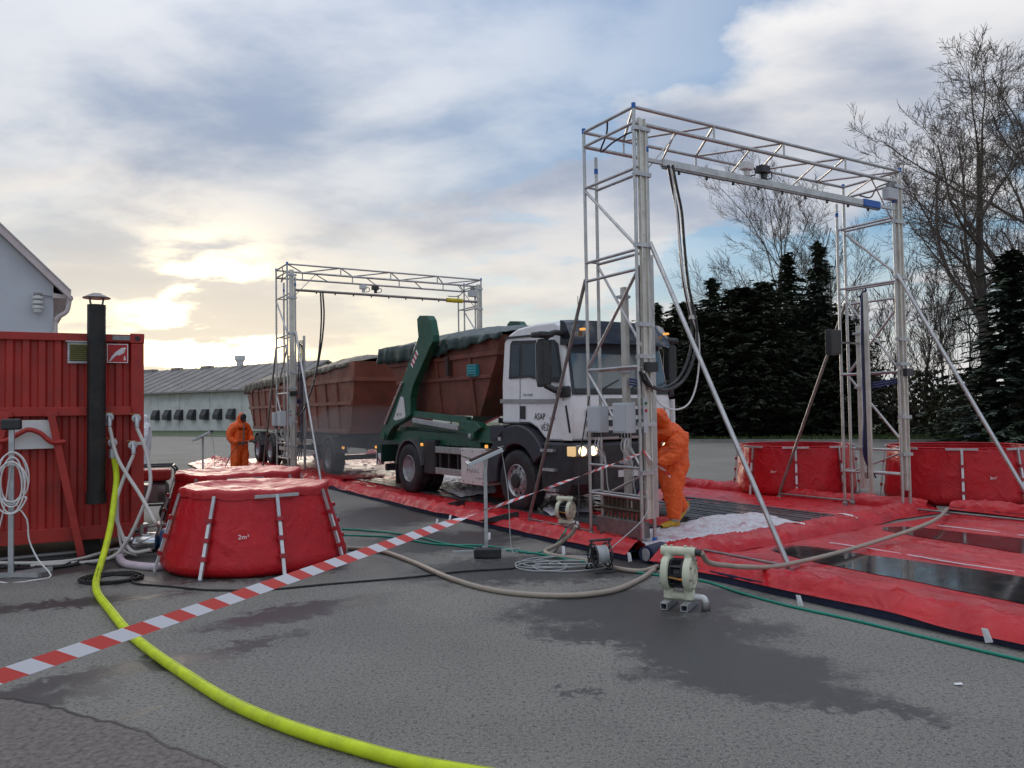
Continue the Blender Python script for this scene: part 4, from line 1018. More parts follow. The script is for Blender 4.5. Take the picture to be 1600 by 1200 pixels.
m.f += [tuple(range(npf))[::-1], tuple((NX-1)*npf+k for k in range(npf))]
cab = m.build('cab', white_p, truck, 40, bevel=.035)
def side_poly(nm, yz, mt, parent, off=.006, th=.008, sgn=-1):
    mm = MB(); n = len(yz)
    for d in (off, off+th): mm.v += [(sgn*(cabx(z)+d), y, z) for y, z in yz]
    mm.f += [tuple(range(n)), tuple(range(n, 2*n))[::-1]] + [(i, (i+1) % n, n+(i+1) % n, n+i) for i in range(n)]
    return mm.build(nm, mt, parent)
for sg in (-1, 1):
    fr_ = side_poly('window_surround', [(.42, 2.28), (.40, 2.90), (.34, 2.95), (-.88, 2.87), (-.98, 2.80), (-1.12, 2.22), (-1.05, 2.16), (-.60, 2.20), (-.2, 2.28)], blackp, cab, .004, .006, sg)
    side_poly('quarter_window', [(.36, 2.32), (.35, 2.87), (.10, 2.87), (.10, 2.32)], glass, fr_, .010, .004, sg)
    side_poly('door_window', [(.02, 2.32), (.02, 2.86), (-.86, 2.81), (-.94, 2.75), (-1.06, 2.25), (-.60, 2.25), (-.2, 2.32)], glass, fr_, .010, .004, sg)
    side_poly('trim_strip', [(.68, 1.86), (.68, 1.93), (-.92, 1.90), (-.92, 1.83)], mat('grey_trim', (.30, .30, .30), .5), cab, .004, .006, sg)
    for yz in ([(.085, 1.52), (.075, 1.52), (.075, 2.28), (.085, 2.28)], [(-1.13, 1.24), (-1.14, 1.24), (-1.14, 2.16), (-1.13, 2.16)], [(.08, 1.515), (.08, 1.525), (-.20, 1.525), (-.20, 1.515)]):
        side_poly('door_gap', yz, ink, cab, .0025, .0035, sg)
    dh = side_poly('door_handle', [(.05, 1.58), (.05, 1.80), (-.09, 1.80), (-.09, 1.58)], blackp, cab, .004, .012, sg)
    side_poly('air_deflector', [(-1.16, 1.24), (-1.16, 1.86), (-1.36, 1.88), (-1.36, 1.24)], white_p, cab, .006, .03, sg)
    side_poly('deflector_slot', [(-1.23, 1.78), (-1.27, 1.80), (-1.37, 1.36), (-1.32, 1.36)], blackp, cab, .037, .006, sg)
    # mirror
    x = sg*1.40
    m = MB(); m.prism([(x-.10, 2.08), (x+.10, 2.12), (x+.11, 2.84), (x-.09, 2.86)], 'y', -1.10, -.92); mi = m.build('mirror_housing', blackp, cab, bevel=.04)
    m = MB(); m.box(x-.085, x+.085, -.915, -.905, 2.18, 2.80); m.build('mirror_glass', mirror, mi)
    for q_, rr_ in (([(sg*1.06, -1.12, 2.93), (sg*1.25, -1.10, 2.96), (x, -1.04, 2.86)], .045), ([(sg*1.10, -1.22, 1.98), (sg*1.25, -1.16, 2.02), (x, -1.04, 2.12)], .05)):
        m = MB(); m.path(spline(q_, 5), rr_, 8); m.build('mirror_arm', blackp, mi, 50)
    m = MB(); m.prism([(sg*1.09, 1.92), (sg*1.20, 1.92), (sg*1.20, 2.10), (sg*1.09, 2.10)], 'y', -1.32, -1.02); m.build('mirror_foot', blackp, mi, bevel=.03)
    m = MB(); m.box(x-.16, x+.14, -1.13, -.86, 2.88, 2.97); m.build('wide_angle_mirror', blackp, mi, bevel=.03)
    side_poly('drip_rail', [(.60, 3.00), (.58, 3.035), (-.95, 2.985), (-.95, 2.95)], blackp, cab, .002, .02, sg)
    m = MB(); m.prism([(-1.18, 1.20), (-.58, 1.20), (-.60, .40), (-1.32, .36), (-1.44, .55), (-1.44, 1.20)], 'x', sg*.80 if sg < 0 else .80, sg*1.19); bp = m.build('bumper_corner', blackp, truck, bevel=.04)
    for k, z in enumerate((1.05, .74, .42)):
        m = MB(); m.box(min(sg*1.18, sg*1.26), max(sg*1.18, sg*1.26), -1.02+.0*k-.03*k, -.68-.05*k, z, z+.045); m.build('step', galv, bp)
    m = MB(); m.prism([(-1.30, .98), (-1.30, 1.17), (-1.445, 1.17), (-1.46, .98)], 'x', sg*.72, sg*1.20) if False else m.box(min(sg*.66, sg*1.14), max(sg*.66, sg*1.14), -1.475, -1.40, .97, 1.17); hl = m.build('headlight', lens, truck, bevel=.03)
    for xx, mt_ in ((1.02, lamp_on), (.80, lamp_on)):
        m = MB(); m.lathe([(.075, 0), (.07, .02), (.03, .028)], 16, Matrix.Translation((sg*xx, -1.474, 1.07)) @ Matrix.Rotation(PI/2, 4, 'X')); m.build('lamp_bulb', mt_, hl)
    side_l = MB(); side_l.box(min(sg*1.13, sg*1.20), max(sg*1.13, sg*1.20), -1.46, -1.30, .99, 1.15); side_l.build('lamp_side', lamp_side, hl, bevel=.02)
# windscreen, visor, front
def fpoly(nm, xz, mt, parent, off, th=.008, yf=None):
    def fy(x, z):
        pts = [(1.23, -1.38), (1.75, -1.40), (1.98, -1.36), (2.55, -1.25), (2.90, -1.17), (3.12, -1.10)]
        for (za, ya), (zb, yb) in zip(pts[:-1], pts[1:]):
            if z <= zb: return ya+(yb-ya)*(z-za)/(zb-za) + .10*abs(x/cabx(z))**5
        return -1.10
    mm = MB(); xs_ = [xz[0] + (xz[1]-xz[0])*i/14 for i in range(15)]; zs_ = [xz[2] + (xz[3]-xz[2])*j/6 for j in range(7)]
    for d in (off, off+th): mm.v += [(x*(cabx(z)/1.12), fy(x, z)-d, z) for z in zs_ for x in xs_]
    n = 105
    for j in range(6):
        for i in range(14):
            a = j*15+i; mm.f += [(a, a+1, a+16, a+15), (n+a+15, n+a+16, n+a+1, n+a)]
    rim = [i for i in range(15)] + [15*j+14 for j in range(1, 7)] + [90+i for i in range(13, -1, -1)] + [15*j for j in range(5, 0, -1)]
    mm.f += [(rim[i], rim[(i+1) % len(rim)], n+rim[(i+1) % len(rim)], n+rim[i]) for i in range(len(rim))]
    return mm.build(nm, mt, parent, 40)
fpoly('windscreen_seal', (-1.06, 1.06, 1.96, 2.84), blackp, cab, .004)
ws_ = fpoly('windscreen', (-1.02, 1.02, 2.06, 2.82), glass2, cab, .010)
fpoly('windscreen_band', (-1.0, 1.0, 1.985, 2.055), blackp, ws_, .012)
for x in (-.55, .05, .6):
    m = MB(); m.bar((x, -1.40, 2.03), (x+.42, -1.36, 2.20), .02, .015); m.build('wiper', blackp, ws_)
m = MB()
vp = [(-1.20, 2.80), (-1.52, 2.78), (-1.50, 2.86), (-1.34, 3.16), (-1.05, 3.20), (-1.05, 3.12)]
for i in range(13):
    u = -1+2*i/12
    for y, z in vp: m.v.append((u*1.09, y+(.16*abs(u)**4 if y < -1.1 else 0), z-.03*abs(u)**4))
m.f += [(i*6+k, i*6+(k+1) % 6, i*6+6+(k+1) % 6, i*6+6+k) for i in range(12) for k in range(6)] + [tuple(range(6))[::-1], tuple(72+k for k in range(6))]
vis = m.build('sun_visor', mat('smoked_visor', (.022, .026, .034), .12, 0, .2, 3, spec=.7), cab, 50)
for x in (-.92, .92):
    m = MB(); m.box(x-.035, x+.035, -1.46, -1.37, 2.98, 3.015); m.build('visor_lamp', amber, vis, bevel=.01)
for z0, z1 in ((1.62, 1.72), (1.45, 1.55), (1.28, 1.38)):
    m = MB(); m.box(-.86, .86, -1.425, -1.39, z0, z1); m.build('grille_slat', blackp, cab, bevel=.01)
m = MB(); m.box(-.45, .45, -1.43, -1.40, 1.78, 1.90); m.build('nameplate_panel', mat('chrome_dark', (.2, .2, .2), .25, .8), cab)
text('maker_badge', 'MAN', .10, galv, cab, basis((0, -1.434, 1.84), (1, 0, 0), (0, 0, 1)), 1.3, .003)
m = MB(); m.box(-.79, .79, -1.44, -1.05, .36, 1.19); m.build('bumper', blackp, truck, bevel=.05)
m = MB(); m.box(-.26, .26, -1.456, -1.442, .62, .73); m.build('number_plate', white_pl, truck)
m = MB(); m.tube((-.55, -.85, 3.15), (-.55, -.85, 3.62), .006); m.build('aerial', blackp, cab)
# lettering
text('door_lettering', 'ASAP', .155, ink, cab, basis((-cabx(1.6)-.008, -.50, 1.615), (0, -1, 0), (0, 0, 1)), .85, .001)
text('door_lettering', 's.r.o.', .085, ink, cab, basis((-cabx(1.6)-.008, -.86, 1.595), (0, -1, 0), (0, 0, 1)), 1.0, .001)
text('door_lettering', 'VĚŽ', .145, ink, cab, basis((-cabx(1.5)-.008, -.64, 1.43), (0, -1, 0), (0, 0, 1)), .85, .001)
text('model_lettering', 'TGS 18.440', .055, ink, cab, basis((-cabx(2.0)-.008, -.16, 1.985), (0, -1, 0), (0, 0, 1)), 1.1, .001)
# fenders
def arch(yc, zc, r0, r1, a0, a1, x0, x1, n=14):
    mm = MB(); poly = [(yc+math.cos(a0+(a1-a0)*i/n)*r1, zc+math.sin(a0+(a1-a0)*i/n)*r1) for i in range(n+1)] + [(yc+math.cos(a1+(a0-a1)*i/n)*r0, zc+math.sin(a1+(a0-a1)*i/n)*r0) for i in range(n+1)]
    k = len(poly)
    mm.v += [(x0, y, z) for y, z in poly] + [(x1, y, z) for y, z in poly]
    for i in range(n): mm.f += [(i, i+1, k-2-i, k-1-i), (k+k-1-i, k+k-2-i, k+i+1, k+i)]
    mm.f += [(i, (i+1) % k, k+(i+1) % k, k+i) for i in range(k)]
    return mm
fend_m = mat('fender_plastic', (.030, .033, .042), .42, 0, .2, 4, .05, 60, (.07, .07, .07), .3, 3)
for sg in (-1, 1):
    xa, xb = (-1.245, -.72) if sg < 0 else (.72, 1.245)
    m = arch(.06, .55, .60, .93, R(-8), R(150), xa, xb); m.box(xa, xb, .42, .86, 1.18, 1.47); m.build('front_fender', fend_m, truck, 40, bevel=.02)
    m = arch(4.12, .54, .58, .62, R(5), R(172), xa+.01, xb-.0); m.build('rear_fender', mat('fender_grey', (.10, .10, .105), .4), truck, 40)
    m = MB(); m.box(xa+.02, xb, 4.72, 4.76, .16, .75); m.build('mud_flap', black, truck)
    m = MB(); m.box(xa, xa+.03, .50, .60, 1.20, 1.26) if sg < 0 else m.box(xb-.03, xb, .50, .60, 1.20, 1.26); m.build('fender_clip', white_pl, truck)
def wheel(parent, x, y, r, wd, sgn, style, rimr=.285):
    """wheel with axis along x; sgn = outward direction"""
    M_ = Matrix.Translation((x, y, r)) @ Matrix.Rotation(PI/2*sgn, 4, 'Y')
    w_ = MB()
    w_.lathe([(rimr, -wd*.5), (r*.86, -wd*.5), (r*.97, -wd*.42), (r, -wd*.30), (r, wd*.30), (r*.97, wd*.42), (r*.86, wd*.5), (rimr+.03, wd*.49), (rimr, wd*.44)], 40, M_, False)
    o = w_.build('wheel', tyre, parent, 50)
    q = MB()
    for k in range(40):
        a = 2*PI*k/40; q.box(-.012, .012, r*.985, r+.008, -wd*.36, wd*.36, M_ @ Matrix.Rotation(a, 4, 'Z'))
    q.build('tread', tyre, o)
    q = MB()
    if style == 'front':
        q.lathe([(rimr, wd*.44), (rimr-.015, wd*.46), (rimr-.045, wd*.30), (.20, wd*.34), (.185, wd*.46), (.13, wd*.48)], 32, M_, False)
        rm = q.build('rim', rimm, o, 50)
        q = MB(); q.lathe([(.13, wd*.47), (.115, wd*.58), (.08, wd*.60), (.0, wd*.58)], 24, M_, False); q.build('hub', chassis, rm, 50)
        for k in range(10):
            a = 2*PI*k/10
            h_ = MB(); h_.lathe([(.016, wd*.47), (.018, wd*.52), (.010, wd*.53)], 8, M_ @ Matrix.Rotation(a, 4, 'Z') @ Matrix.Translation((.157, 0, 0))); h_.build('wheel_nut', steel_d, rm)
            h_ = MB(); h_.lathe([(.024, wd*.335), (.024, wd*.355)], 8, M_ @ Matrix.Rotation(a+.3, 4, 'Z') @ Matrix.Translation((.222, 0, 0))); h_.build('rim_hole', black, rm)
    else:
        q.lathe([(rimr, wd*.44), (rimr-.012, wd*.46), (rimr-.03, wd*.30), (rimr-.05, -wd*.10), (.20, -wd*.30), (.15, -wd*.32), (.14, -wd*.05), (.10, wd*.0), (.0, wd*.0)], 32, M_, False)
        rm = q.build('rim', rimm, o, 50)
        for k in range(10):
            a = 2*PI*k/10
            h_ = MB(); h_.lathe([(.014, -wd*.31), (.016, -wd*.22), (.008, -wd*.21)], 8, M_ @ Matrix.Rotation(a, 4, 'Z') @ Matrix.Translation((.172, 0, 0))); h_.build('wheel_nut', steel_d, rm)
    return o
for sg in (-1, 1):
    wheel(truck, sg*1.085, .06, .525, .31, sg, 'front'); wheel(truck, sg*1.09, 4.12, .525, .30, sg, 'rear'); wheel(truck, sg*.76, 4.12, .525, .30, sg, 'rear')
m = MB(); m.tube((-1.0, .06, .52), (1.0, .06, .52), .07); m.tube((-.8, 4.12, .52), (.8, 4.12, .52), .11); m.lathe([(.05, -.2), (.22, -.1), (.22, .1), (.05, .2)], 16, Matrix.Translation((0, 4.12, .52)) @ Matrix.Rotation(PI/2, 4, 'Y')); m.build('axle', chassis, truck, 40)
m = MB(); m.box(-.45, -.33, -1.0, 5.5, .72, 1.02); m.box(.33, .45, -1.0, 5.5, .72, 1.02)
for y in (-.9, .6, 1.6, 2.6, 3.4, 4.8, 5.4): m.box(-.33, .33, y, y+.1, .78, .96)
m.box(-.5, .5, -.9, .8, .60, 1.25); m.build('chassis_frame', chassis, truck)
# side equipment
for sg in (-1, 1):
    xo = sg*1.22; xi = sg*.62
    m = MB(); m.box(min(xo, xi), max(xo, xi), 1.06, 1.93, .36, 1.03); m.box(min(xo, xo-sg*.02)+0, max(xo, xo-sg*.02)+0, 1.0, 1.06, .40, 1.0); tk = m.build('fuel_tank_panel', mat('silver_panel', (.70, .67, .64), .4, .2, .08, 3, .05, 30, (.42, .36, .33), .4, 3), truck, bevel=.02)
    if sg < 0:
        text('panel_badge', 'MAN', .13, galv, tk, basis((-1.223, 1.50, .62), (0, -1, 0), (0, 0, 1)), 1.5, .003)
        m = MB(); m.bar((-1.225, 1.9, .88), (-1.225, 1.25, .80), .012, .02); m.build('panel_crease', steel_d, tk)
        m = MB(); m.box(-1.226, -1.22, 1.12, 1.40, .48, .50); m.box(-1.226, -1.22, 1.12, 1.15, .50, .66); m.build('panel_ridge', galv, tk)
        for y in (1.15, 1.5, 1.85):
            for z in (.41, .98):
                m = MB(); m.lathe([(.014, 0), (.012, .008)], 8, Matrix.Translation((-1.222, y, z)) @ Matrix.Rotation(-PI/2, 4, 'Y')); m.build('panel_bolt', steel_d, tk)
    for z in (.90, .48):
        m = MB(); m.box(min(xo, xo-sg*.03), max(xo, xo-sg*.03), 1.94, 2.95, z, z+.13); m.build('side_guard', alu, truck, bevel=.01)
    m = MB()
    for y in (2.1, 2.45, 2.8): m.box(min(xo-sg*.04, xo-sg*.08), max(xo-sg*.04, xo-sg*.08), y, y+.05, .48, 1.06)
    m.build('guard_upright', chassis, truck)
    m = MB(); m.box(min(xo-sg*.03, xi), max(xo-sg*.03, xi), 3.02, 3.50, .45, 1.15); m.build('battery_box', chassis, truck, bevel=.03)
    for y, z in ((1.02, 1.08), (3.52, 1.05), (5.78, .93)):
        m = MB(); m.box(min(xo-sg*.02, xo+sg*.015), max(xo-sg*.02, xo+sg*.015), y-.035, y+.035, z-.03, z+.03); m.build('marker_lamp', amber, truck, bevel=.008)
    m = MB(); m.box(sg*1.0-.22, sg*1.0+.22, 5.50, 5.76, .60, 1.0); m.build('rear_lamp_box', mat('dark_green', (.006, .04, .025), .5), truck, bevel=.02)
    m = MB(); m.box(sg*1.12-.10, sg*1.12+.10, 5.765, 5.775, .52, .80); m.box(min(xo, xo+sg*.008), max(xo, xo+sg*.008), 5.52, 5.66, .55, .80); m.build('marker_board', refl, truck)
    m = MB(); m.prism([(5.52, .55), (5.66, .66), (5.66, .72), (5.52, .61)], 'x', xo+sg*.009, xo+sg*.012); m.build('marker_stripe', mesh_red, truck)
m = MB(); m.box(-1.1, 1.1, 5.45, 5.55, .40, .56); m.build('rear_bumper', chassis, truck)
# --- green loader: outlines read off the photo on the arm's own plane, then given thickness
ga = [(593, 687), (594, 676), (600, 662), (626, 601), (651, 533), (653, 527), (651, 499), (655, 493), (668, 493), (672, 500), (676, 523), (676, 534), (672, 541), (645, 603), (641, 622), (641, 648), (632, 656), (615, 666), (608, 676), (603, 688)]
ap = [onx(a, b, -1.22) for a, b in ga]
for sg in (-1, 1):
    m = MB(); m.prism(ap, 'x', sg*1.22, sg*1.06); arm = m.build('lifting_arm', green, truck, bevel=.012)
    q = [onx(a, b, -1.22) for a, b in ((603, 663), (630, 597))]
    m = MB(); m.tube((sg*1.25, *q[0]), (sg*1.25, *q[1]), .025); m.build('arm_cylinder', galv, arm, 40)
    q = [onx(a, b, -1.22) for a, b in ((615, 655), (617, 650), (626, 620), (629, 619), (631, 622), (634, 650), (632, 653), (619, 657))]
    m = MB(); m.prism(q, 'x', sg*1.224, sg*1.228); m.build('arm_sticker', white_pl, arm)
    q = [onx(a, b, -1.22) for a, b in ((642, 569), (645, 575), (654, 553), (651, 546))]
    m = MB(); m.prism(q, 'x', sg*1.223, sg*1.226); st_ = m.build('hazard_sticker', whiteink, arm)
    for k in range(3):
        f = .12+.3*k
        a_ = [(q[0][0]+(q[3][0]-q[0][0])*g_, q[0][1]+(q[3][1]-q[0][1])*g_) for g_ in (f, f+.15)]; b_ = [(q[1][0]+(q[2][0]-q[1][0])*g_, q[1][1]+(q[2][1]-q[1][1])*g_) for g_ in (f, f+.15)]
        m = MB(); m.prism([a_[0], a_[1], b_[1], b_[0]], 'x', sg*1.227, sg*1.229); m.build('hazard_stripe', mesh_red, st_)
    text('sticker_lettering', '005 TD', .075, ink, arm, basis((-1.229, *onx(624, 648, -1.22)), (0, -1, 0), (0, 0, 1)), 1.0, .0008) if sg < 0 else None
    m = MB(); m.lathe([(.09, 0), (.09, .05)], 16, Matrix.Translation((sg*1.20, *onx(600, 681, -1.22))) @ Matrix.Rotation(PI/2*sg, 4, 'Y')); m.build('arm_pivot', green, arm)
    # rail, ram, bracket
    a0_, a1_ = onx(637, 646, -1.2), onx(726, 657, -1.2)
    m = MB(); m.bar((sg*1.10, a0_[0], a0_[1]), (sg*1.10, a1_[0], a1_[1]), .12, .13); m.build('skip_rail', green, truck, bevel=.01)
    a0_, a1_ = onx(645, 655, -1.2), onx(716, 667, -1.2)
    m = MB(); m.bar((sg*1.19, a0_[0], a0_[1]-.02), (sg*1.19, a1_[0], a1_[1]-.02), .06, .10); m.build('ram_cover', galv, truck, bevel=.01)
    m = MB(); m.bar((sg*1.10, a0_[0]+.1, a0_[1]-.07), (sg*1.10, a1_[0]-.5, a1_[1]-.10), .14, .12); m.build('arm_ram', green, truck, bevel=.01)
    br = [onx(a, b, -1.2) for a, b in ((722, 655), (745, 660), (752, 668), (742, 676), (741, 684), (736, 689), (731, 685), (728, 672), (718, 668))]
    m = MB(); m.prism(br, 'x', sg*1.22, sg*1.04); bk = m.build('stabiliser_bracket', green, truck, bevel=.01)
    m = MB(); m.lathe([(.045, 0), (.045, .02), (.02, .025)], 12, Matrix.Translation((sg*1.22, *onx(736, 681, -1.2))) @ Matrix.Rotation(PI/2*sg, 4, 'Y')); m.build('bracket_pin', galv, bk)
    m = MB(); m.prism([(.86, 1.13), (.86, 1.42), (1.75, 1.44), (1.75, 1.15)], 'x', sg*1.12, sg*.55); m.build('tool_box', green, truck, bevel=.01)
m = MB(); m.prism([(1.5, 1.04), (5.4, 1.04), (5.3, 1.32), (1.5, 1.30)], 'x', -1.05, -.85); m.prism([(1.5, 1.04), (5.4, 1.04), (5.3, 1.32), (1.5, 1.30)], 'x', .85, 1.05); m.box(-.849, .849, 1.6, 5.3, 1.26, 1.40); m.build('loader_subframe', green, truck, bevel=.01)
# ================================================================== SKIPS
def skip(name, label, root_loc, rz, yz, xb, xt, zb, zt, ribs, mt, rails, tarp_fn=None):
    t = thing(name, label, 'skip', root_loc, rz)
    def hx(z): return xb+(xt-xb)*(z-zb)/(zt-zb)
    m = MB(); n = len(yz)
    m.v += [(-hx(z), y, z) for y, z in yz] + [(hx(z), y, z) for y, z in yz]
    m.f += [tuple(range(n)), tuple(range(n, 2*n))[::-1]] + [(i, (i+1) % n, n+(i+1) % n, n+i) for i in range(n)]
    m.build('skip_body', mt, t)
    def yr(z):                             # y extent at height z
        xs_ = []
        for (y0, z0), (y1, z1) in zip(yz, yz[1:]+yz[:1]):
            if abs(z1-z0) > 1e-6 and min(z0, z1)-1e-6 <= z <= max(z0, z1)+1e-6: xs_.append(y0+(y1-y0)*(z-z0)/(z1-z0))
        return min(xs_), max(xs_)
    for sg in (-1, 1):
        for z, th in rails:
            a, b = yr(z); m = MB(); m.bar((sg*(hx(z)+.02), a-.02, z), (sg*(hx(z)+.02), b+.02, z), .05, th); m.build('side_rail', mt, t, bevel=.006)
        for y in ribs:
            z0 = zb+.02; z1 = rails[0][0]
            while z0 < z1 and not (yr(z0)[0] < y-.03 and yr(z0)[1] > y+.03): z0 += .05
            m = MB(); m.bar((sg*(hx(z0)+.015), y, z0), (sg*(hx(z1)+.015), y, z1), .05, .07, (0, 1, 0)); m.build('rib', mt, t, bevel=.005)
    for e in (0, 1):
        for z, th in rails[:1]:
            y = yr(z)[e]; m = MB(); m.bar((-hx(z)-.04, y, z), (hx(z)+.04, y, z), .06, th); m.build('end_rail', mt, t)
    return t, hx
SK = [(1.90, 1.62), (1.04, 2.76), (.90, 3.12), (5.88, 3.22), (5.70, 2.92), (4.78, 1.72)]
sk, hx = skip('skip', 'rust-brown skip with dark green tarpaulin carried on the truck', TO, TYAW, SK, .80, .98, 1.62, 3.2, (2.0, 3.35, 4.7), brown, ((2.80, .09), (2.38, .07)))
lb = [onx(a, b, -.93) for a, b in ((733, 570), (747, 569), (747, 588), (733, 588))]
m = MB(); m.prism(lb, 'x', -.985, -.90); o = m.build('skip_label', teal, sk)
for k in range(4):
    y0, y1 = lb[1][0]+.04, lb[0][0]-.04; z = lb[0][1]-.05-.055*k; m = MB(); m.box(-.9885, -.984, y0, y1, z, z+.012 + (.012 if k == 3 else 0)); m.build('label_line', ink, o)
m = MB()
for sy in (2.75,):
    m.box(-1.02, -.93, sy, sy+.10, 2.44, 2.84)
m.build('lashing_hook', mat('dark_brown', (.05, .025, .02), .6), sk)
def tarp(label, parent_loc, rz, y0, y1, hw, z_edge, crown, hang, mt, sd, nm='tarpaulin', ny=70, nx=34):
    m = MB()
    def fn(i, j):
        y = y0+(y1-y0)*i; u = -1+2*j
        e = abs(u); zc = z_edge(i) + crown(i)*(1-min(1, e/.82)**2)
        hg = hang(i)*(1+.35*nz(y*2.2, sd, u))
        x = hw*math.copysign(min(1, e/.82), u)
        z = zc + .03*fb(x*1.5, y*1.5, sd, 1.3) + .02*abs(nz(x*6, y*2.5, sd))
        if e > .82:
            f = (e-.82)/.18; x = math.copysign(hw+.015+.09*f*abs(nz(y*3.3, sd)) + .02, u); z = z_edge(i) - hg*f*(1+.3*nz(y*5, sd+3)) + .03*nz(y*6, sd)
            x += .035*math.sin(y*13+4*nz(y, sd))*f*math.copysign(1, u)
        return (x, y, z)
    m.grid(fn, ny, nx)
    o = m.build(nm, mt, None, 180, solid=.012); o.location = parent_loc; o.rotation_euler = (0, 0, rz); tag(o, label, 'tarpaulin'); return o
tarp('dark green tarpaulin draped over the truck skip', TO, TYAW, .72, 5.98, 1.0, lambda i: 3.14+.08*i, lambda i: .10+.22*math.sin(PI*min(1, i*1.05))**.7*(1-.45*i), lambda i: .08+.30*min(1, i*1.7), tarp_g, 2.2, ny=130)
# ================================================================== TRAILER
RO, RYAW = W(1.65, 13.3), YAW-.01
trl = thing('drawbar_trailer', 'dark trailer chassis with silver side guards behind the skip truck', 'trailer', RO, RYAW)
for sg in (-1, 1):
    for y in (.15, 6.5, 8.3): wheel(trl, sg*1.05, y, .50, .36, sg, 'rear', .27)
    m = MB(); m.box(sg*.5-.07, sg*.5+.07, -1.2, 9.6, .78, 1.06); m.build('chassis_beam', chassis, trl)
    for z in (.55, .86):
        m = MB(); m.box(sg*1.17-.015, sg*1.17+.015, 1.4, 5.4, z, z+.12); m.build('side_guard', alu, trl, bevel=.01)
    m = MB()
    for y in (1.6, 3.4, 5.2): m.box(sg*1.13-.02, sg*1.13+.02, y, y+.06, .5, 1.05)
    m.build('guard_upright', chassis, trl)
    for yc in (.15, 6.5, 8.3):
        m = arch(yc, .50, .57, .60, R(15), R(165), sg*1.22 if sg < 0 else .85, -.85 if sg < 0 else 1.22); m.build('mudguard', MATS['fender_grey'], trl, 40)
    for y in (-1.1, 3.0):
        m = MB(); m.box(sg*1.2-.02, sg*1.2+.02, y-.05, y+.05, .80, .86); m.build('marker_lamp', amber, trl)
    m = MB(); m.bar((sg*.45, -1.2, .85), (0, -3.0, .72), .09, .12); m.build('drawbar', chassis, trl)
for y in (-1.1, .1, 2, 4, 6.4, 8.2, 9.5):
    m = MB(); m.box(-.43, .43, y, y+.12, .82, 1.0); m.build('cross_member', chassis, trl)
for y in (.15, 6.5, 8.3):
    m = MB(); m.tube((-.95, y, .5), (.95, y, .5), .07); m.build('axle', chassis, trl)
m = MB(); m.box(-1.1, 1.1, -.4, .7, 1.06, 1.14); m.build('turntable', chassis, trl)
TS = [(-1.42, 1.19), (-2.05, 2.58), (-2.16, 3.02), (10.1, 2.86), (9.95, 2.5), (9.2, 1.19)]
ts, _ = skip('trailer_skip', 'long rust-brown ribbed skip on the trailer, under a brown tarpaulin', RO, RYAW, TS, 1.12, 1.25, 1.19, 3.0, [-.7+.98*k for k in range(11)], brown2, ((2.58, .10), (1.98, .09), (1.25, .10)))
m = MB(); m.box(-1.26, -1.215, 3.6, 3.95, 2.05, 2.40); m.build('skip_label', teal, ts)
tarp('brown weathered tarpaulin heaped over the long trailer skip', RO, RYAW, -1.7, 10.15, 1.22, lambda i: 3.0-.12*i, lambda i: .16+.10*math.sin(9*i)**2+.08*math.sin(3*PI*i), lambda i: .10+.26*i, tarp_b, 6.6, ny=120)
# ================================================================== PEOPLE
def skin(name, joints, edges, mt, parent, root=0, sub=2, disp=.0, dsize=.12):
    """joints: list of (xyz, radius or (rx, ry))"""
    me = bpy.data.meshes.new(name); me.from_pydata([j[0] for j in joints], edges, [])
    o = bpy.data.objects.new(name, me); C.objects.link(o); o.parent = parent
    sm = o.modifiers.new('skin', 'SKIN'); sm.branch_smoothing = .6; sm.use_smooth_shade = True
    for i, j in enumerate(joints):
        r = j[1]; me.skin_vertices[0].data[i].radius = (r, r) if isinstance(r, (int, float)) else r
        me.skin_vertices[0].data[i].use_root = (i == root)
    ss = o.modifiers.new('sub', 'SUBSURF'); ss.levels = sub; ss.render_levels = sub
    if disp:
        for k, (sz, st) in enumerate(((dsize, disp), (dsize*.38, disp*.45))):
            tx = bpy.data.textures.new(name+'_folds%d' % k, 'CLOUDS'); tx.noise_scale = sz; tx.noise_depth = 2
            d = o.modifiers.new('folds', 'DISPLACE'); d.texture = tx; d.strength = st; d.mid_level = .5; d.texture_coords = 'LOCAL'
    me.materials.append(mt); return o
def chain(J, E, start, pts):
    p = start
    for q in pts:
        J.append(q); E.append((p, len(J)-1)); p = len(J)-1
    return p
def glove(name, parent, wrist, direction, palm_n, mt, curl=.5):
    d = Vector(direction).normalized(); n = Vector(palm_n).normalized(); s = d.cross(n).normalized()
    wv = Vector(wrist); J = [(wv, .038)]; E = []
    c = chain(J, E, 0, [(wv+d*.05, (.044, .03)), (wv+d*.09, (.045, .026))])
    for k, (o_, ln) in enumerate(((-.034, .070), (-.012, .080), (.011, .075), (.032, .060))):
        b = wv+d*.085+s*o_
        chain(J, E, c, [(b+d*.025, .0115), (b+d*(.025+ln*.5)+n*ln*.25*curl, .0105), (b+d*(.025+ln*.75)+n*ln*.75*curl, .0095)])
    chain(J, E, 1, [(wv+d*.05-s*.05+n*.012, .013), (wv+d*.08-s*.062+n*.035, .0115), (wv+d*.105-s*.055+n*.05, .010)])
    return skin(name, J, E, mt, parent, 0, 1)
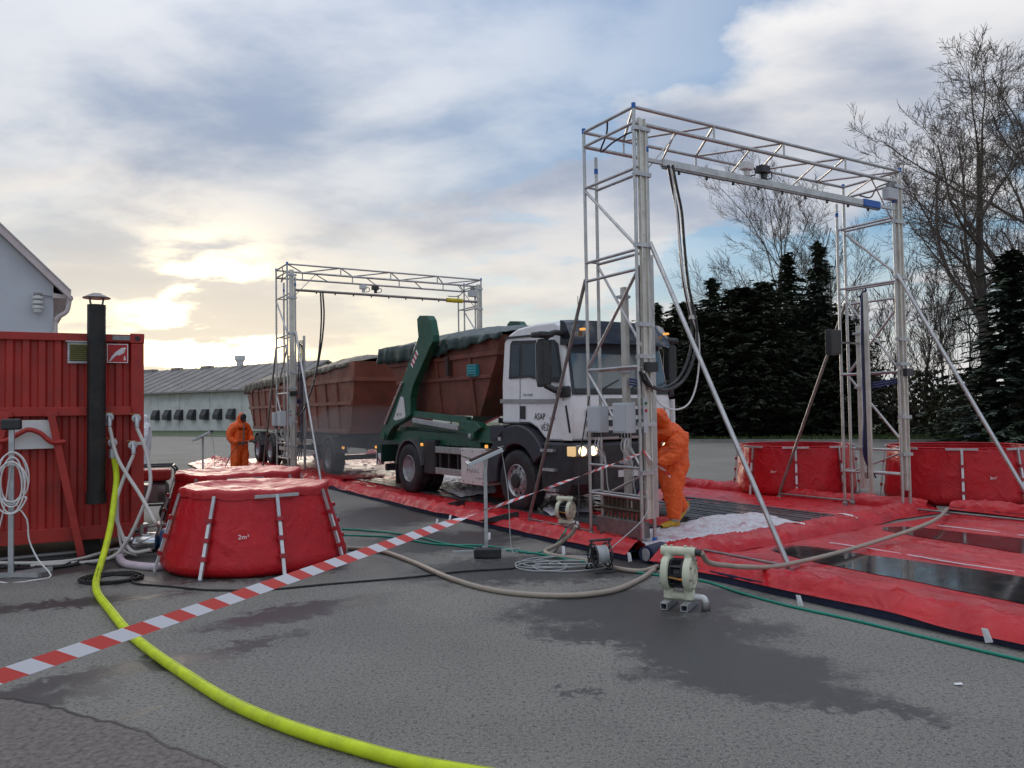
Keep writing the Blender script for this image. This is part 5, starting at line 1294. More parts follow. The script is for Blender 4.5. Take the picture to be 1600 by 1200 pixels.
def boot(nm, parent, p, heading, mt, lift=0.0, top=.30):
    h = Vector((math.cos(heading), math.sin(heading), 0)); s = Vector((-h.y, h.x, 0)); p = Vector(p)
    m = MB(); NA = 16
    secs = [(-.10, .045, .0, .10), (-.085, .055, 0, .13), (-.03, .052, 0, .12), (.05, .05, 0, .10), (.12, .055, .0, .085), (.17, .05, .005, .07), (.20, .03, .015, .05)]
    def fn(i, j):
        f = j*(len(secs)-1); k = min(len(secs)-2, int(f)); u = f-k
        x, w_, z0, z1 = [secs[k][q]+(secs[k+1][q]-secs[k][q])*u for q in range(4)]
        a = 2*PI*i; z = (z0+z1)/2+(z1-z0)/2*math.sin(a); y = w_*math.copysign(abs(math.cos(a))**.6, math.cos(a))
        lz = lift*max(0, (.14-x))*1.0
        q = p + h*x + s*y; return (q.x, q.y, p.z+z+lz)
    m.grid(fn, NA, 18, True); m.path([p-h*.04+Vector((0, 0, .06+lift*.16)), p-h*.045+Vector((0, 0, .18+lift*.16)), p-h*.045+Vector((0, 0, top+lift*.16))], [.058, .060, .066], 14)
    b = m.build(nm, mt, parent, 60)
    m = MB(); m.prism([(-.105, -.05), (-.03, -.054), (.08, -.05), (.16, -.054), (.205, -.02), (.205, .02), (.16, .054), (.08, .05), (-.03, .054), (-.105, .05)], 'z', -.012, .012)
    so = m.build('boot_sole', black, b); so.location = p + Vector((0, 0, .004)); so.rotation_euler = (0, math.atan(lift)*1.0, heading)
    return b
# --- person beside the gantry, seen side-on, air tank under the suit
pr = thing('person', 'person in orange chemical suit and yellow boots walking past the gantry tower', 'person', W(1.22, .80), YAW+PI)     # faces -s; local +x is forward
J = [((-.03, 0, .88), (.25, .25))]; E = []
chain(J, E, 0, [((-.06, 0, 1.06), (.28, .28)), ((-.05, 0, 1.24), (.29, .29)), ((.02, 0, 1.40), (.23, .24)), ((.13, 0, 1.51), (.13, .13)), ((.20, 0, 1.60), (.14, .13)), ((.215, 0, 1.68), (.11, .105)), ((.19, 0, 1.74), (.06, .06))])
for s in (-1, 1):
    chain(J, E, 3, [((.06, s*.20, 1.34), .14), ((.08, s*.24, 1.19), .13), ((.12, s*.23, 1.05), .115), ((.25, s*.17, 1.00), .09), ((.34, s*.13, .98), .06)])
chain(J, E, 0, [((.03, .10, .76), .175), ((.07, .115, .56), .15), ((.06, .115, .38), .13), ((.05, .115, .24), .108), ((.05, .115, .16), .075)])
chain(J, E, 0, [((-.05, -.10, .76), .175), ((-.12, -.13, .55), .145), ((-.23, -.15, .41), .125), ((-.35, -.16, .31), .105), ((-.40, -.16, .24), .075)])
skin('suit', J, E, orange, pr, 0, 3, .05, .10)
boot('boot', pr, (.09, .115, .065), 0, yboot, 0, .17); boot('boot', pr, (-.37, -.16, .065), 0.05, yboot, .75, .16)
for s, (x, y, z) in ((1, (.05, .115, .19)), (-1, (-.40, -.16, .27))):
    m = MB(); m.path([(x, y, z-.03), (x, y, z+.03)], .072, 14); m.build('ankle_tape', mat('grey_tape', (.26, .27, .28), .5), pr, 60)
for s in (-1, 1): glove('glove', pr, (.35, s*.13, .98), (1, 0, -.15), (0, 0, -1), mat('dark_glove', (.02, .03, .022), .5), .9)
m = MB(); m.lathe([(.06, -.01), (.072, .0), (.075, .03), (.05, .045), (.0, .05)], 18, Matrix.Translation((.315, 0, 1.60)) @ Matrix.Rotation(R(95), 4, 'Y') @ Matrix.Diagonal((1.25, 1, 1, 1))); mk = m.build('face_mask', blackp, pr, 50)
m = MB(); m.lathe([(.03, 0), (.036, .02), (.03, .05)], 12, Matrix.Translation((.345, 0, 1.535)) @ Matrix.Rotation(R(110), 4, 'Y')); m.build('mask_filter', blackp, mk, 50)

# --- person spraying the trailer, half turned towards it
pl_pos = AT(374, 690, 21.5); pl_pos.z = 0
pl = thing('person', 'person in orange chemical suit and black mask spraying the trailer with a lance', 'person', pl_pos, R(-38))
J = [((0, 0, .93), (.24, .23))]; E = []
chain(J, E, 0, [((.0, 0, 1.12), (.24, .24)), ((.01, 0, 1.32), (.24, .25)), ((.03, 0, 1.46), (.17, .22)), ((.06, 0, 1.55), (.10, .10)), ((.09, 0, 1.645), (.125, .12)), ((.095, 0, 1.73), (.095, .095)), ((.07, 0, 1.785), (.04, .04))])
chain(J, E, 2, [((-.17, 0, 1.28), (.11, .14))])
chain(J, E, 3, [((.03, .21, 1.41), .125), ((.02, .29, 1.24), .115), ((.08, .29, 1.08), .10), ((.24, .22, 1.04), .08), ((.31, .18, 1.03), .055)])
chain(J, E, 3, [((.03, -.21, 1.41), .125), ((-.02, -.29, 1.24), .115), ((.0, -.29, 1.08), .10), ((.15, -.20, 1.00), .08), ((.20, -.15, .98), .055)])
for s in (-1, 1): chain(J, E, 0, [((.01, s*.11, .78), .165), ((.02, s*.13, .58), .15), ((.01, s*.13, .38), .13), ((.0, s*.13, .22), .11), ((.0, s*.13, .14), .08)])
skin('suit', J, E, orange, pl, 0, 3, .05, .10)
for s in (-1, 1): boot('boot', pl, (.03, s*.13, .02), s*.15, black, 0, .16)
glove('glove', pl, (.31, .18, 1.03), (1, -.25, -.05), (0, 0, -1), blackp, 1.2); glove('glove', pl, (.20, -.15, .98), (1, .3, -.1), (0, 0, -1), blackp, 1.2)
m = MB(); m.lathe([(.07, -.01), (.085, .0), (.085, .03), (.06, .05), (.0, .06)], 18, Matrix.Translation((.175, 0, 1.655)) @ Matrix.Rotation(R(92), 4, 'Y') @ Matrix.Diagonal((1.2, 1, 1, 1))); mk = m.build('face_mask', blackp, pl, 50)
m = MB(); m.box(.225, .245, -.055, .055, 1.655, 1.715); m.build('mask_visor', glass, mk)
m = MB(); m.lathe([(.035, 0), (.042, .02), (.036, .06)], 12, Matrix.Translation((.215, 0, 1.59)) @ Matrix.Rotation(R(115), 4, 'Y')); m.build('mask_filter', blackp, mk, 50)
m = MB(); m.bar((.205, 0, 1.50), (.20, 0, .95), .03, .02, (0, 1, 0)); m.build('suit_zip', mat('grey_zip', (.2, .2, .2), .5), pl)
lance = thing('spray_lance', 'black spray lance held by the orange-suited person at the trailer', 'lance', pl_pos, R(-38))
m = MB(); m.path(spline([(.24, -.14, .95), (.40, .12, 1.0), (.62, .42, 1.06), (.95, .80, 1.10)], 6), .012, 8); m.build('lance_tube', blackp, lance, 60)
m = MB(); m.path([(.26, -.13, .95), (.33, .03, .98)], .022, 8); m.build('grip', black, lance, 60)
m = MB(); m.path(spline([(.24, -.14, .95), (.10, -.30, .70), (-.05, -.42, .30), (-.25, -.6, .02), (-.9, -.9, .015)], 6), .009, 6); m.build('lance_hose', blackp, lance, 60)

# --- person in white behind the container corner
pw_pos = AT(229, 690, 23.0); pw_pos.z = 0
pw_ = thing('person', 'person in white hooded overall standing half hidden behind the red container', 'person', pw_pos, R(200))
J = [((0, 0, .95), (.18, .16))]; E = []
chain(J, E, 0, [((0, 0, 1.12), (.18, .17)), ((0, 0, 1.32), (.19, .18)), ((0, 0, 1.46), (.12, .17)), ((.01, 0, 1.54), (.08, .08)), ((.03, 0, 1.64), (.115, .105)), ((.03, 0, 1.73), (.085, .085)), ((.02, 0, 1.77), (.04, .04))])
for s in (-1, 1):
    chain(J, E, 3, [((0, s*.19, 1.42), .085), ((-.01, s*.26, 1.22), .075), ((.0, s*.28, 1.05), .068), ((.05, s*.28, .88), .055), ((.07, s*.28, .82), .042)])
    chain(J, E, 0, [((0, s*.10, .82), .125), ((.01, s*.12, .55), .105), ((0, s*.12, .35), .09), ((0, s*.12, .15), .075)])
skin('overall', J, E, white_s, pw_, 0, 2, .045, .15)
for s in (-1, 1):
    boot('boot', pw_, (.03, s*.12, .02), s*.1, black, 0, .16); glove('glove', pw_, (.07, s*.28, .82), (.15, 0, -1), (1, 0, 0), white_pl, .6)
m = MB(); m.lathe([(.055, -.01), (.068, .0), (.06, .03), (.0, .04)], 16, Matrix.Translation((.115, 0, 1.63)) @ Matrix.Rotation(R(92), 4, 'Y') @ Matrix.Diagonal((1.2, 1, 1, 1))); m.build('face', mat('skin_tone', (.45, .27, .2), .6), pw_, 60)

# ================================================================== HOSES, PUMPS, STANDS, TAPE
def hose(name, label, pts, r, mt, cat='hose', n=10, k=8, flat=1.0, group=None):
    m = MB(); m.path(spline(pts, k), r, n, flat=flat); o = m.build(name, mt, None, 60); return tag(o, label, cat, group)
def GP(lst, r): return [G(a, b, r) + Vector((0, 0, 0)) for a, b in lst]
yv = CW(-.355, -.14, 1.29)
ypts = [yv, AT(182, 745, 9.85), AT(178, 785, 9.68), AT(173, 820, 9.45), AT(166, 852, 9.15)] + GP([(155, 890), (150, 910), (153, 928), (172, 953), (200, 987), (240, 1020), (290, 1054), (360, 1097), (452, 1136), (560, 1169), (640, 1190), (740, 1208), (860, 1225), (1000, 1240)], .036)
m = MB(); m.path(spline(ypts, 10), .038, 14, flat=.92); yh = m.build('fire_hose', hose_y, None, 60); tag(yh, 'thick neon yellow fire hose curving across the asphalt from the container', 'hose')
m = MB(); m.path(spline([p + Vector((.0, 0, .0355)) for p in ypts[5:]], 10), .0028, 4); m.build('hose_stripe', mat('hose_stripe', (.12, .14, .01), .6), yh)
m = MB(); m.path([yv+Vector((0, 0, .03)), yv+Vector((0, 0, -.08))], .05, 14); m.build('hose_coupling', galv, yh, 40)
# white hoses from the container valves to the pump
pump_p = G(228, 866)
hose('white_hose', 'white hose looping from the upper container valve to the small pump', [CW(-.395, -.14, 1.60), CW(-.30, -.24, 1.2), CW(-.05, -.55, .75), CW(.10, -.95, .45), pump_p + Vector((.12, .1, .38))], .022, hose_w)
hose('white_hose', 'white hose hanging from the corner valve of the container', [CW(-.085, -.14, 1.58), CW(.01, -.25, 1.3), CW(.06, -.40, .9), CW(-.05, -.50, .55), CW(-.22, -.55, .2), CW(-.45, -.6, .03), CW(-1.2, -.55, .025)], .022, hose_w)
hose('white_hose', 'white hose hanging from the lower container valve beside the yellow hose', [CW(-.125, -.14, 1.24), CW(-.24, -.24, .95), CW(-.33, -.35, .6), CW(-.26, -.45, .3), CW(-.15, -.6, .10), CW(.05, -.75, .12)], .022, hose_w)
hose('white_hose', 'thin white hose hanging straight down behind the yellow hose', [CW(-.33, -.10, 1.28), CW(-.30, -.16, .9), CW(-.30, -.2, .45), CW(-.25, -.3, .1), CW(-.1, -.5, .03)], .016, hose_w)
hose('white_hose', 'white hose lying along the ground under the container edge', GP([(-40, 878), (60, 868), (120, 862), (170, 852), (200, 838), (232, 833)], .02), .02, hose_w)
hose('white_hose', 'white hose on the ground passing under the yellow hose', GP([(-60, 876), (20, 880), (90, 878), (130, 872), (165, 862), (185, 858), (225, 860)], .045), .02, hose_w)
hose('white_hose', 'white hose lying between the cable coil and the small pump', GP([(95, 880), (130, 879), (175, 872), (210, 864), (235, 852)], .02), .02, hose_w)
rb_ = GP([(262, 884), (240, 886), (215, 884), (194, 880), (187, 870), (193, 860), (207, 854)], .04) + [G(215, 850, .12)]
m = MB(); rs = spline(rb_, 14); m.path(rs, [.042 + (.004 if i % 2 else 0) for i in range(len(rs))], 12); o = m.build('suction_hose', lilac, None, 60); tag(o, 'pale lilac ribbed suction hose bent between the small pump and the tank', 'hose')
# small pump
sp = thing('water_pump', 'small silver and blue water pump between the container and the tank marked 2m³', 'pump', pump_p, R(15))
m = MB(); m.lathe([(.09, -.14), (.12, -.10), (.12, .12), (.07, .16)], 18, Matrix.Translation((.0, 0, .15)) @ Matrix.Rotation(PI/2, 4, 'Y')); m.lathe([(.05, 0), (.055, .14), (.04, .15)], 12, Matrix.Translation((-.03, 0, .24))); m.tube((-.1, 0, .18), (-.24, 0, .20), .045); m.build('pump_body', mat('polished_steel', (.6, .6, .6), .2, 1.0), sp, 50)
m = MB(); m.box(.17, .36, -.11, .11, .05, .30); m.build('pump_motor', mat('motor_blue', (.03, .09, .22), .4), sp, bevel=.03)
m = MB(); m.bar((-.2, .1, .30), (.35, .16, .36), .015, .03); m.bar((-.05, -.1, .34), (.1, -.1, .40), .02, .02); m.build('pump_handle', steel_d, sp)
m = MB(); m.box(-.2, .36, -.12, -.09, 0, .03); m.box(-.2, .36, .09, .12, 0, .03); m.box(-.05, .0, -.1, .1, .01, .06); m.box(.22, .27, -.1, .1, .01, .06); m.build('pump_skid', steel_d, sp)
# cable coils on the ground
def coil(label, px, py, r0, n, mt, tail=None, group=None):
    c = G(px, py); rnd = random.Random(int(px)); pts = []
    for i in range(n*20):
        a = 2*PI*i/20; rr = r0*(.86+.14*math.sin(i*.13))+.012*math.sin(i*1.7)+.02*(i/(n*20)); pts.append((rr*math.cos(a)*1.15, rr*math.sin(a), .013+.02*abs(math.sin(i*.05+px))*((i//20) % 3)/2))
    if tail: pts += [tuple(G(a, b, .011)-c) for a, b in tail]
    m = MB(); m.path([Vector(p) for p in pts] if not tail else [Vector(p) for p in pts[:-len(tail)]] + spline([Vector(pts[-len(tail)-1])] + [Vector(p) for p in pts[-len(tail):]], 8), .011, 6); o = m.build('cable_coil', mt, None, 60); o.location = c
    return tag(o, label, 'cable', group)
coil('black cable coil beside the yellow hose, its tail running past the red tank', 175, 906, .26, 7, black, [(215, 912), (262, 916), (330, 922), (420, 921), (520, 912), (640, 902), (720, 893), (800, 888)])
coil('black cable coil under the edge of the red container', 75, 884, .30, 6, black, [(130, 880), (150, 882)])
coil('black cable heap by the foot of the white cable stand', 20, 892, .26, 5, black)
# stand with white cable
sd_p = G(17, 902)
cs_ = thing('cable_stand', 'thin grey stand with black lamp head beside the container', 'stand', sd_p, R(20))
m = MB(); m.box(-.025, .025, -.02, .02, .0, 1.62); m.build('pole', galv, cs_)
m = MB(); m.bar((0, 0, .03), (.36, .18, .03), .05, .05); m.bar((.0, 0, .03), (.30, -.16, .03), .05, .05); m.bar((0, 0, .03), (-.3, 0, .03), .05, .05); m.build('stand_foot', galv, cs_)
m = MB(); m.box(-.10, .09, -.05, .06, 1.60, 1.72); m.build('lamp_head', blackp, cs_, bevel=.02)
wc = MB(); rnd = random.Random(2)
pts = []
for i in range(7*18):
    a = 2*PI*i/18; k = i/18
    pts.append((.13*math.cos(a)*(1+.25*math.sin(k*2.1))+.02, -.05-.012*k, 1.10+.24*math.sin(a)*(1+.18*math.sin(k*1.3))-.02*k))
pts += [(.06, -.06, .80), (.16, -.05, .62), (.18, -.05, .4), (.28, -.1, .18), (.42, -.2, .02), (.30, -.34, .012), (-.05, -.28, .012), (-.15, -.05, .3), (-.06, -.03, .75), (.0, -.03, 1.2)]
wc.path(spline([Vector(p) for p in pts], 3), .0085, 6); o = wc.build('cable_loops', cable_w, None, 60); o.location = sd_p; o.rotation_euler = (0, 0, R(20)); tag(o, 'white cable hung in loops on the thin grey stand', 'cable')
# generator behind the container corner
gp_ = AT(238, 770, 12.9); gp_.z = 0
gn = thing('generator', 'black-framed red power generator on wheels behind the container corner', 'generator', gp_, R(20))
m = MB()
for y in (-.25, .25): m.path([(-.4, y, .30), (-.4, y, .85), (-.34, y, .92), (.30, y, .92), (.36, y, .85), (.36, y, .30), (-.4, y, .30)], .018, 8)
for x in (-.36, .32): m.tube((x, -.25, .91), (x, .25, .91), .016); m.tube((x, -.25, .3), (x, .25, .3), .016)
m.build('frame', blackp, gn, 50)
m = MB(); m.box(-.30, .10, -.2, .2, .34, .62); m.lathe([(.16, -.2), (.18, -.16), (.18, .05), (.1, .1)], 16, Matrix.Translation((.15, 0, .5)) @ Matrix.Rotation(PI/2, 4, 'Y')); m.build('engine', steel_d, gn, 40)
m = MB(); m.box(-.32, .28, -.2, .2, .68, .86); m.build('fuel_tank', red_c, gn, bevel=.04)
m = MB(); m.box(.362, .368, -.2, .2, .40, .80); m.build('control_panel', white_pl, gn)
for y in (-.32, .32):
    m = MB(); m.lathe([(.05, -.04), (.17, -.04), (.18, 0), (.17, .04), (.05, .04)], 20, Matrix.Translation((.30, y, .18)) @ Matrix.Rotation(PI/2, 4, 'X')); m.build('wheel', tyre, gn, 40)
m = MB(); m.bar((.36, -.2, .36), (.75, -.2, .46), .03, .03); m.bar((.36, .2, .36), (.75, .2, .46), .03, .03); m.build('handle', blackp, gn)
m = MB(); m.prism([(.40, .50), (.75, .62), (.82, .60), (.5, .44)], 'y', -.15, .15); m.build('cover_flap', blackp, gn)
# tilted panel stands
def panel_stand(label, px, py, hh, rz, tilt, group):
    t = thing('panel_stand', label, 'stand', G(px, py), rz, group)
    m = MB(); m.box(-.02, .02, -.02, .02, .02, hh); m.build('pole', galv, t)
    m = MB(); m.box(-.42, .42, -.02, .02, 0, .025); m.box(-.02, .02, -.28, .28, 0, .02); m.build('base_bar', galv, t)
    Mx = Matrix.Translation((.0, 0, hh)) @ Matrix.Rotation(tilt, 4, 'Y')
    m = MB(); m.box(-.24, .22, -.20, .20, -.018, .03, Mx); pn = m.build('panel', grey_box, t, bevel=.006)
    m = MB(); m.box(-.20, .20, -.17, .17, .031, .034, Mx); m.build('panel_face', glass, pn)
    m = MB(); m.box(.221, .26, -.10, .10, -.02, .03, Mx); m.build('panel_clip', blackp, pn)
    m = MB(); m.path(spline([tuple(Mx @ Vector((.22, .0, 0))), (.26, -.02, hh-.3), (.28, -.04, .6), (.30, -.06, .05), (.36, -.2, .012)], 6), .006, 5); m.build('panel_cable', cable_g, pn, 60)
    return t
panel_stand('tilted grey panel on a thin stand in front of the truck front wheel', 760, 862, 1.16, R(8), R(-23), 'tilted panel stands')
panel_stand('tilted dark panel on a thin stand behind the covered red tanks', 317, 760, 1.22, R(10), R(-26), 'tilted panel stands')
# barrier tape
tape_m = bpy.data.materials.new('striped_tape'); tape_m.use_nodes = True; nt = tape_m.node_tree; b_ = nt.nodes['Principled BSDF']
uvn = N('ShaderNodeUVMap'); sp_ = N('ShaderNodeSeparateXYZ'); L(uvn.outputs[0], sp_.inputs[0])
v = mth('ADD', mth('MULTIPLY', sp_.outputs[0], 4.9), mth('MULTIPLY', sp_.outputs[1], .40)); v = mth('FRACT', v)
msk = mth('GREATER_THAN', v, .5); L(cmix(msk, (.66, .065, .05), (.72, .70, .73)), b_.inputs['Base Color']); b_.inputs['Roughness'].default_value = .35
def tape(label, a, b, sag, wd, twist, n=160, width=lambda u: 1.0):
    a, b = Vector(a), Vector(b); me = bpy.data.meshes.new('barrier_tape'); vs, fs = [], []; ln = (b-a).length
    d = (b-a).normalized(); side = Vector((-d.y, d.x, 0)).normalized(); up = Vector((0, 0, 1))
    for i in range(n+1):
        u = i/n; p = a.lerp(b, u) - up*sag*4*u*(1-u); an = twist(u)
        w_ = up*math.cos(an) + side*math.sin(an)
        wq = wd*width(u)
        vs += [p-w_*wq/2, p+w_*wq/2]
    for i in range(n): fs.append((2*i, 2*i+2, 2*i+3, 2*i+1))
    me.from_pydata([tuple(x) for x in vs], [], fs); uv = me.uv_layers.new(name='UVMap')
    for pl_ in me.polygons:
        for li in pl_.loop_indices:
            vi = me.loops[li].vertex_index; uv.data[li].uv = ((vi//2)/n*ln, vi % 2)
    me.materials.append(tape_m); me.shade_smooth(); o = bpy.data.objects.new('barrier_tape', me); C.objects.link(o); return tag(o, label, 'tape')
A_ = AT(-2, 1052, 3.1); B_ = W(-.03, -.03, 1.17)
ext = A_ + (A_-B_)*.16
tape('red and white striped barrier tape stretched to the gantry tower', ext, B_, .03, .060, lambda u: .35+.5*u + max(0, u-.50)*26.0, width=lambda u: 1.0-.58*min(1, max(0, (u-.47)/.12)))
tape('short striped tape end fluttering from the gantry tower', W(.0, -.05, 1.20), W(.34, -.16, .88), .01, .05, lambda u: 3*u, 24)
# diaphragm pumps
def dpump(label, loc, rz, sc=1.0):
    t = thing('diaphragm_pump', label, 'pump', loc, rz, 'cream diaphragm pumps'); t.scale = (sc, sc, sc)
    RX = Matrix.Rotation(PI/2, 4, 'Y')
    zc = .33
    for s in (-1, 1):
        M_ = Matrix.Translation((s*.10, 0, zc)) @ Matrix.Rotation(PI/2*s, 4, 'Y')
        m = MB(); m.lathe([(.15, -.03), (.172, -.02), (.172, .03), (.165, .045), (.125, .055), (.12, .045), (.085, .05), (.08, .062), (.045, .06), (.04, .05), (.0, .05)], 32, M_, False); dc = m.build('chamber_disc', cream, t, 40)
        for k in range(8):
            a = 2*PI*k/8+.2; m = MB(); m.lathe([(.012, .04), (.012, .062), (.007, .064)], 8, M_ @ Matrix.Translation((.150*math.cos(a), .150*math.sin(a), 0))); m.build('disc_bolt', steel_d, dc)
        m = MB(); m.path([(s*.10, 0, zc-.14), (s*.10, 0, .09)], [.055, .06], 12); m.build('manifold_neck', cream, t, 50); m = MB(); m.path([(s*.10, 0, zc+.13), (s*.10, 0, zc+.22)], [.045, .05], 12); m.build('manifold_neck', cream, t, 50)
        m = MB()
        for q, (ya, yb) in enumerate(((-.20, .20),)):
            x0, x1 = s*.10-.035, s*.10+.035
            m.box(x0, x1, ya, yb, .004, .012); m.box(x0, x1, ya, yb, .062, .070); m.box(x0, x0+.008, ya, yb, .012, .062); m.box(x1-.008, x1, ya, yb, .012, .062)
        m.build('foot_tube', galv, t)
    m = MB(); m.lathe([(.14, -.07), (.15, -.05), (.10, -.03), (.10, .03), (.15, .05), (.14, .07)], 24, Matrix.Translation((0, 0, zc)) @ RX)
    for k in range(10): a = 2*PI*k/10; m.box(-.06, .06, .09, .145, -.008, .008, Matrix.Translation((0, 0, zc)) @ Matrix.Rotation(a, 4, 'X'))
    m.build('air_motor', blackp, t, 40)
    m = MB(); m.path([(-.17, 0, zc+.215), (.17, 0, zc+.215)], .047, 14); m.build('manifold', cream, t, 50); m = MB(); m.path([(-.13, 0, .11), (.15, 0, .11)], .045, 14); m.build('manifold', cream, t, 50)
    for s in (-1, 1):
        m = MB(); m.path([(s*.10-.03, 0, zc+.20), (s*.10-.03, 0, zc+.275)], .018, 8); m.path([(s*.10+.03, 0, zc+.20), (s*.10+.03, 0, zc+.275)], .012, 8); m.build('manifold_clamp', cream, t, 50)
    m = MB(); m.path([(.16, 0, zc+.215), (.225, 0, zc+.212)], .036, 14); m.build('outlet_coupling', blackp, t, 50)
    m = MB(); m.path(spline([(.14, 0, .11), (.20, -.01, .115), (.25, -.02, .11), (.265, -.02, .07)], 5), .030, 12); m.build('inlet_elbow', white_pl, t, 50)
    m = MB(); m.lathe([(.042, .004), (.044, .01), (.044, .078), (.040, .083)], 18, Matrix.Translation((.265, -.02, 0))); m.build('inlet_filter', steel_d, t, 50)
    m = MB(); m.path([(-.06, -.14, zc-.02), (.04, -.16, zc-.03)], .012, 8); m.build('air_fitting', brass, t); m = MB(); m.path([(.03, -.16, zc-.03), (.09, -.15, zc-.03)], .010, 8); m.build('orange_tap', mat('tap_orange', (.7, .22, .02), .4), t)
    return t
dp1 = dpump('cream diaphragm pump on square silver feet standing on the open asphalt', G(1062, 948), R(-28), .88)
dp2 = dpump('cream diaphragm pump standing on the red basin edge by the gantry', G(884, 822, .13), R(-30), .72)
dp2.location.z = .11
hose('beige_hose', 'beige hose curving over the asphalt from the pump to the red tanks', GP([(1022, 890), (1000, 905), (960, 922), (900, 930), (830, 929), (760, 920), (700, 902), (650, 880), (600, 862), (560, 857), (500, 855)], .026), .026, hose_b)
hose('beige_hose', 'short beige hose from the basin edge pump to the cable reel', [G(900, 822, .36), G(893, 834, .26), G(873, 850, .12), G(852, 861, .03), G(868, 868, .026), G(920, 876, .026), G(955, 886, .026), G(1000, 892, .026), G(1030, 884, .03)], .024, hose_b)
o1 = dp1.matrix_basis @ Vector((.22, 0, .545))
hose('beige_hose', 'long beige hose from the pump outlet across both red basins', [Vector((G(1062, 948).x, G(1062, 948).y, 0)) + Matrix.Rotation(R(-28), 3, 'Z') @ Vector((.20, 0, .48)), G(1108, 879, .36), G(1140, 884, .28), G(1170, 886, .25), G(1205, 886, .17), G(1240, 880, .09), G(1300, 866, .08), G(1360, 849, .08), G(1430, 826, .14), G(1465, 810, .14), G(1480, 795, .12)], .024, hose_b)
hose('beige_hose', 'pale hose end leaving the open red tank', GP([(1545, 800), (1575, 804), (1610, 800), (1680, 790)], .03), .026, hose_w)
GH = 'green hoses along the basin edge'
hose('green_hose', 'green hose running in front of the tilted panel stand to the cable reel', GP([(520, 826), (560, 828), (605, 832), (650, 838), (690, 848), (740, 856), (820, 862), (900, 876), (950, 880)], .012), .012, hose_g, group=GH)
hose('green_hose', 'green hose looping from the tank towards the red basin', GP([(520, 836), (570, 837), (620, 840), (680, 850), (760, 853), (830, 864), (862, 856)], .012) + [G(880, 835, .25), G(885, 826, .30)], .012, hose_g, group=GH)
hose('green_hose', 'green hose lying along the front basin edge past the pump', GP([(985, 893), (1040, 900), (1100, 908), (1160, 927), (1230, 946), (1330, 968), (1430, 992), (1530, 1016), (1640, 1042), (1760, 1075)], .012), .012, hose_g, group=GH)
hose('green_hose', 'short green hose at the generator', [gp_ + Vector((.3, -.35, .25)), gp_ + Vector((.55, -.5, .22)), gp_ + Vector((.75, -.6, .02))], .014, hose_g, group=GH)
# cable reel and loose grey cable
rp = G(938, 892)
rl = thing('cable_reel', 'black cable drum wound with grey cable in front of the basin edge', 'cable reel', rp, R(20))
RX = Matrix.Rotation(PI/2, 4, 'Y')
for s in (-1, 1):
    m = MB(); m.path([(s*.085, .125*math.cos(2*PI*k/24), .17+.125*math.sin(2*PI*k/24)) for k in range(24)], .010, 6, True)
    for k in range(6): a = 2*PI*k/6; m.tube((s*.085, 0, .17), (s*.085, .12*math.cos(a), .17+.12*math.sin(a)), .010)
    m.build('drum_flange', blackp, rl, 50)
m = MB(); m.lathe([(.05, -.08), (.05, .08)], 16, Matrix.Translation((0, 0, .17)) @ RX); m.build('drum_core', blackp, rl)
m = MB(); m.path([((-.072+.144*(i/(18*12)))if (i//(18*6)) % 2 == 0 else .07-.14*((i-108)/108), .092*math.cos(2*PI*i/18), .17+.092*math.sin(2*PI*i/18)) for i in range(18*12)], .011, 6); m.build('wound_cable', cable_g, rl, 60)
m = MB()
for s in (-1, 1): m.path([(s*.105, -.12, .01), (s*.105, 0, .17), (s*.105, -.02, .33)], .010, 6); m.path([(s*.105, 0, .17), (s*.105, .14, .01)], .010, 6)
m.tube((-.105, -.12, .01), (.105, -.12, .01), .010); m.tube((-.105, .14, .01), (.105, .14, .01), .010); m.tube((-.13, -.02, .33), (.13, -.02, .33), .014); m.build('reel_frame', blackp, rl, 50)
rnd = random.Random(9); lp = []
c0 = G(870, 884)
for i in range(40):
    a = i*.72; rr = .26+.14*math.sin(i*.41)+.08*math.sin(i*.9); lp.append((c0.x+rr*math.cos(a)*1.3-.012*(i%17)+.1, c0.y+rr*math.sin(a)*.95+.1*math.sin(i*.23), .008+.012*abs(math.sin(i*.8))))
hose('loose_cable', 'grey cable lying in loose loops beside the cable drum', lp + [tuple(rp+Vector((0, -.1, .1)))], .007, cable_g, 'cable', 6, 6)
hose('loose_cable', 'thin grey cable hanging from the gantry valve rack to the drum', [W(.12, .25, 1.0), W(.06, .0, .75), W(-.15, -.25, .45), tuple(rp + Vector((.12, .05, .22)))], .006, cable_g, 'cable', 6)
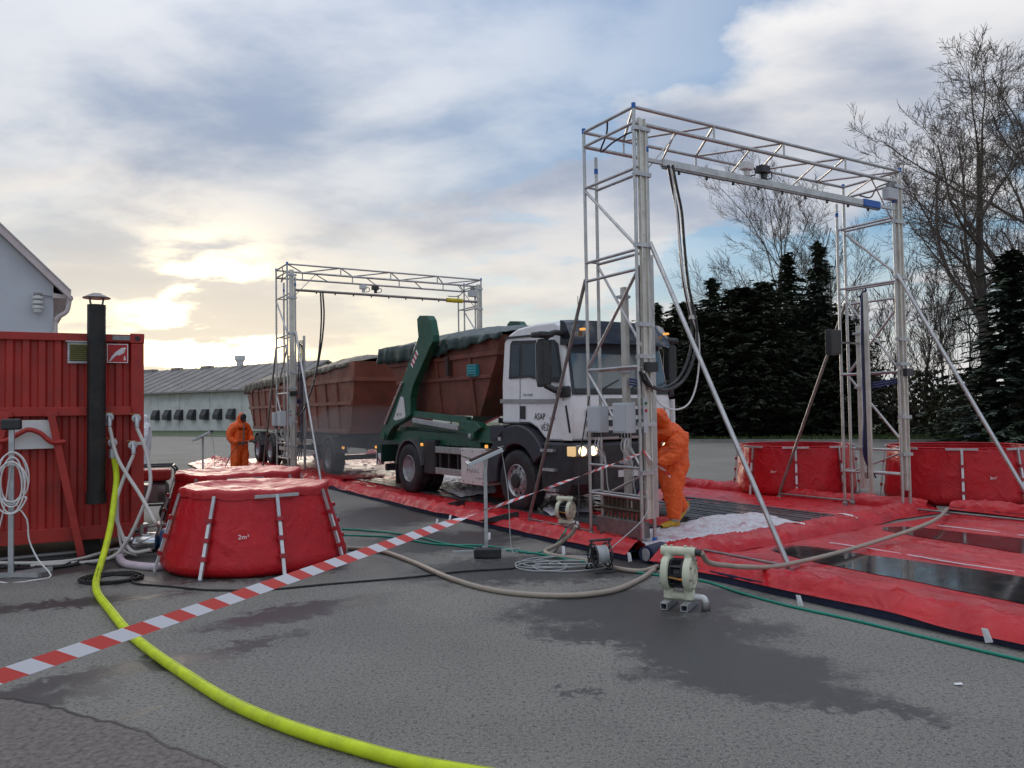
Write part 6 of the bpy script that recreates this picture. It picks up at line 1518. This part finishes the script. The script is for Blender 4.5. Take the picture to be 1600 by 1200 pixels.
hose('loose_cable', 'thin black cable dropping from the gantry over the basin edge', [W(-.1, .9, 1.9), W(-.25, .95, 1.0), W(-.4, .8, .35), W(-.75, .65, .10), tuple(G(860, 868, .01)), tuple(G(800, 888, .01))], .010, black, 'cable', 6)
# dark fluid spot / litter by the stand
m = MB(); m.box(-.16, .16, -.05, .05, 0, .12); o = m.build('small_lamp', blackp, None, bevel=.02); o.location = G(762, 872); tag(o, 'small dark box at the foot of the tilted panel stand', 'box')
m = MB(); m.add([(-.025, -.01, 0), (.02, -.018, .003), (.028, .01, .006), (-.018, .015, .002)], [(0, 1, 2, 3)]); o = m.build('paper_scrap', refl, None, solid=.002); o.location = G(1497, 1069, .008); tag(o, 'tiny white scrap on the bare asphalt', 'litter')
# blue roller by the corner of the basins
m = MB(); m.path([W(-.62, -.78, .10), W(-.28, -.66, .10)], .095, 20); o = m.build('rolled_hose', navy, None, 50); tag(o, 'dark blue rolled end at the corner of the red basin', 'roll')
m = MB(); m.lathe([(.05, 0), (.07, .004), (.07, .012)], 18, Matrix.Translation(W(-.625, -.785, .10)) @ Matrix.Rotation(YAW, 4, 'Z') @ Matrix.Rotation(-PI/2, 4, 'Y')); q_ = m.build('roll_end', galv, o)

# ================================================================== SPRAY MIST by the trailer (real thin air, soft-edged because its thickness tapers)
mm = bpy.data.materials.new('spray_mist'); mm.use_nodes = True; nt = mm.node_tree; nt.nodes.clear()
pv = N('ShaderNodeVolumePrincipled'); pv.inputs['Color'].default_value = (.62, .62, .63, 1); pv.inputs['Density'].default_value = .16
ou = N('ShaderNodeOutputMaterial'); L(pv.outputs[0], ou.inputs['Volume'])
m = MB(); m.lathe([(max(.001, math.sin(PI*i/14)), -math.cos(PI*i/14)) for i in range(15)], 24, None, True)
o = m.build('mist', mm, None, 180); o.scale = (1.7, 2.4, .95); o.location = W(.75, 11.6, 1.0); o.rotation_euler = (0, 0, YAW); o['kind'] = 'stuff'
tag(o, 'thin spray mist hanging between the truck and its trailer', 'mist')
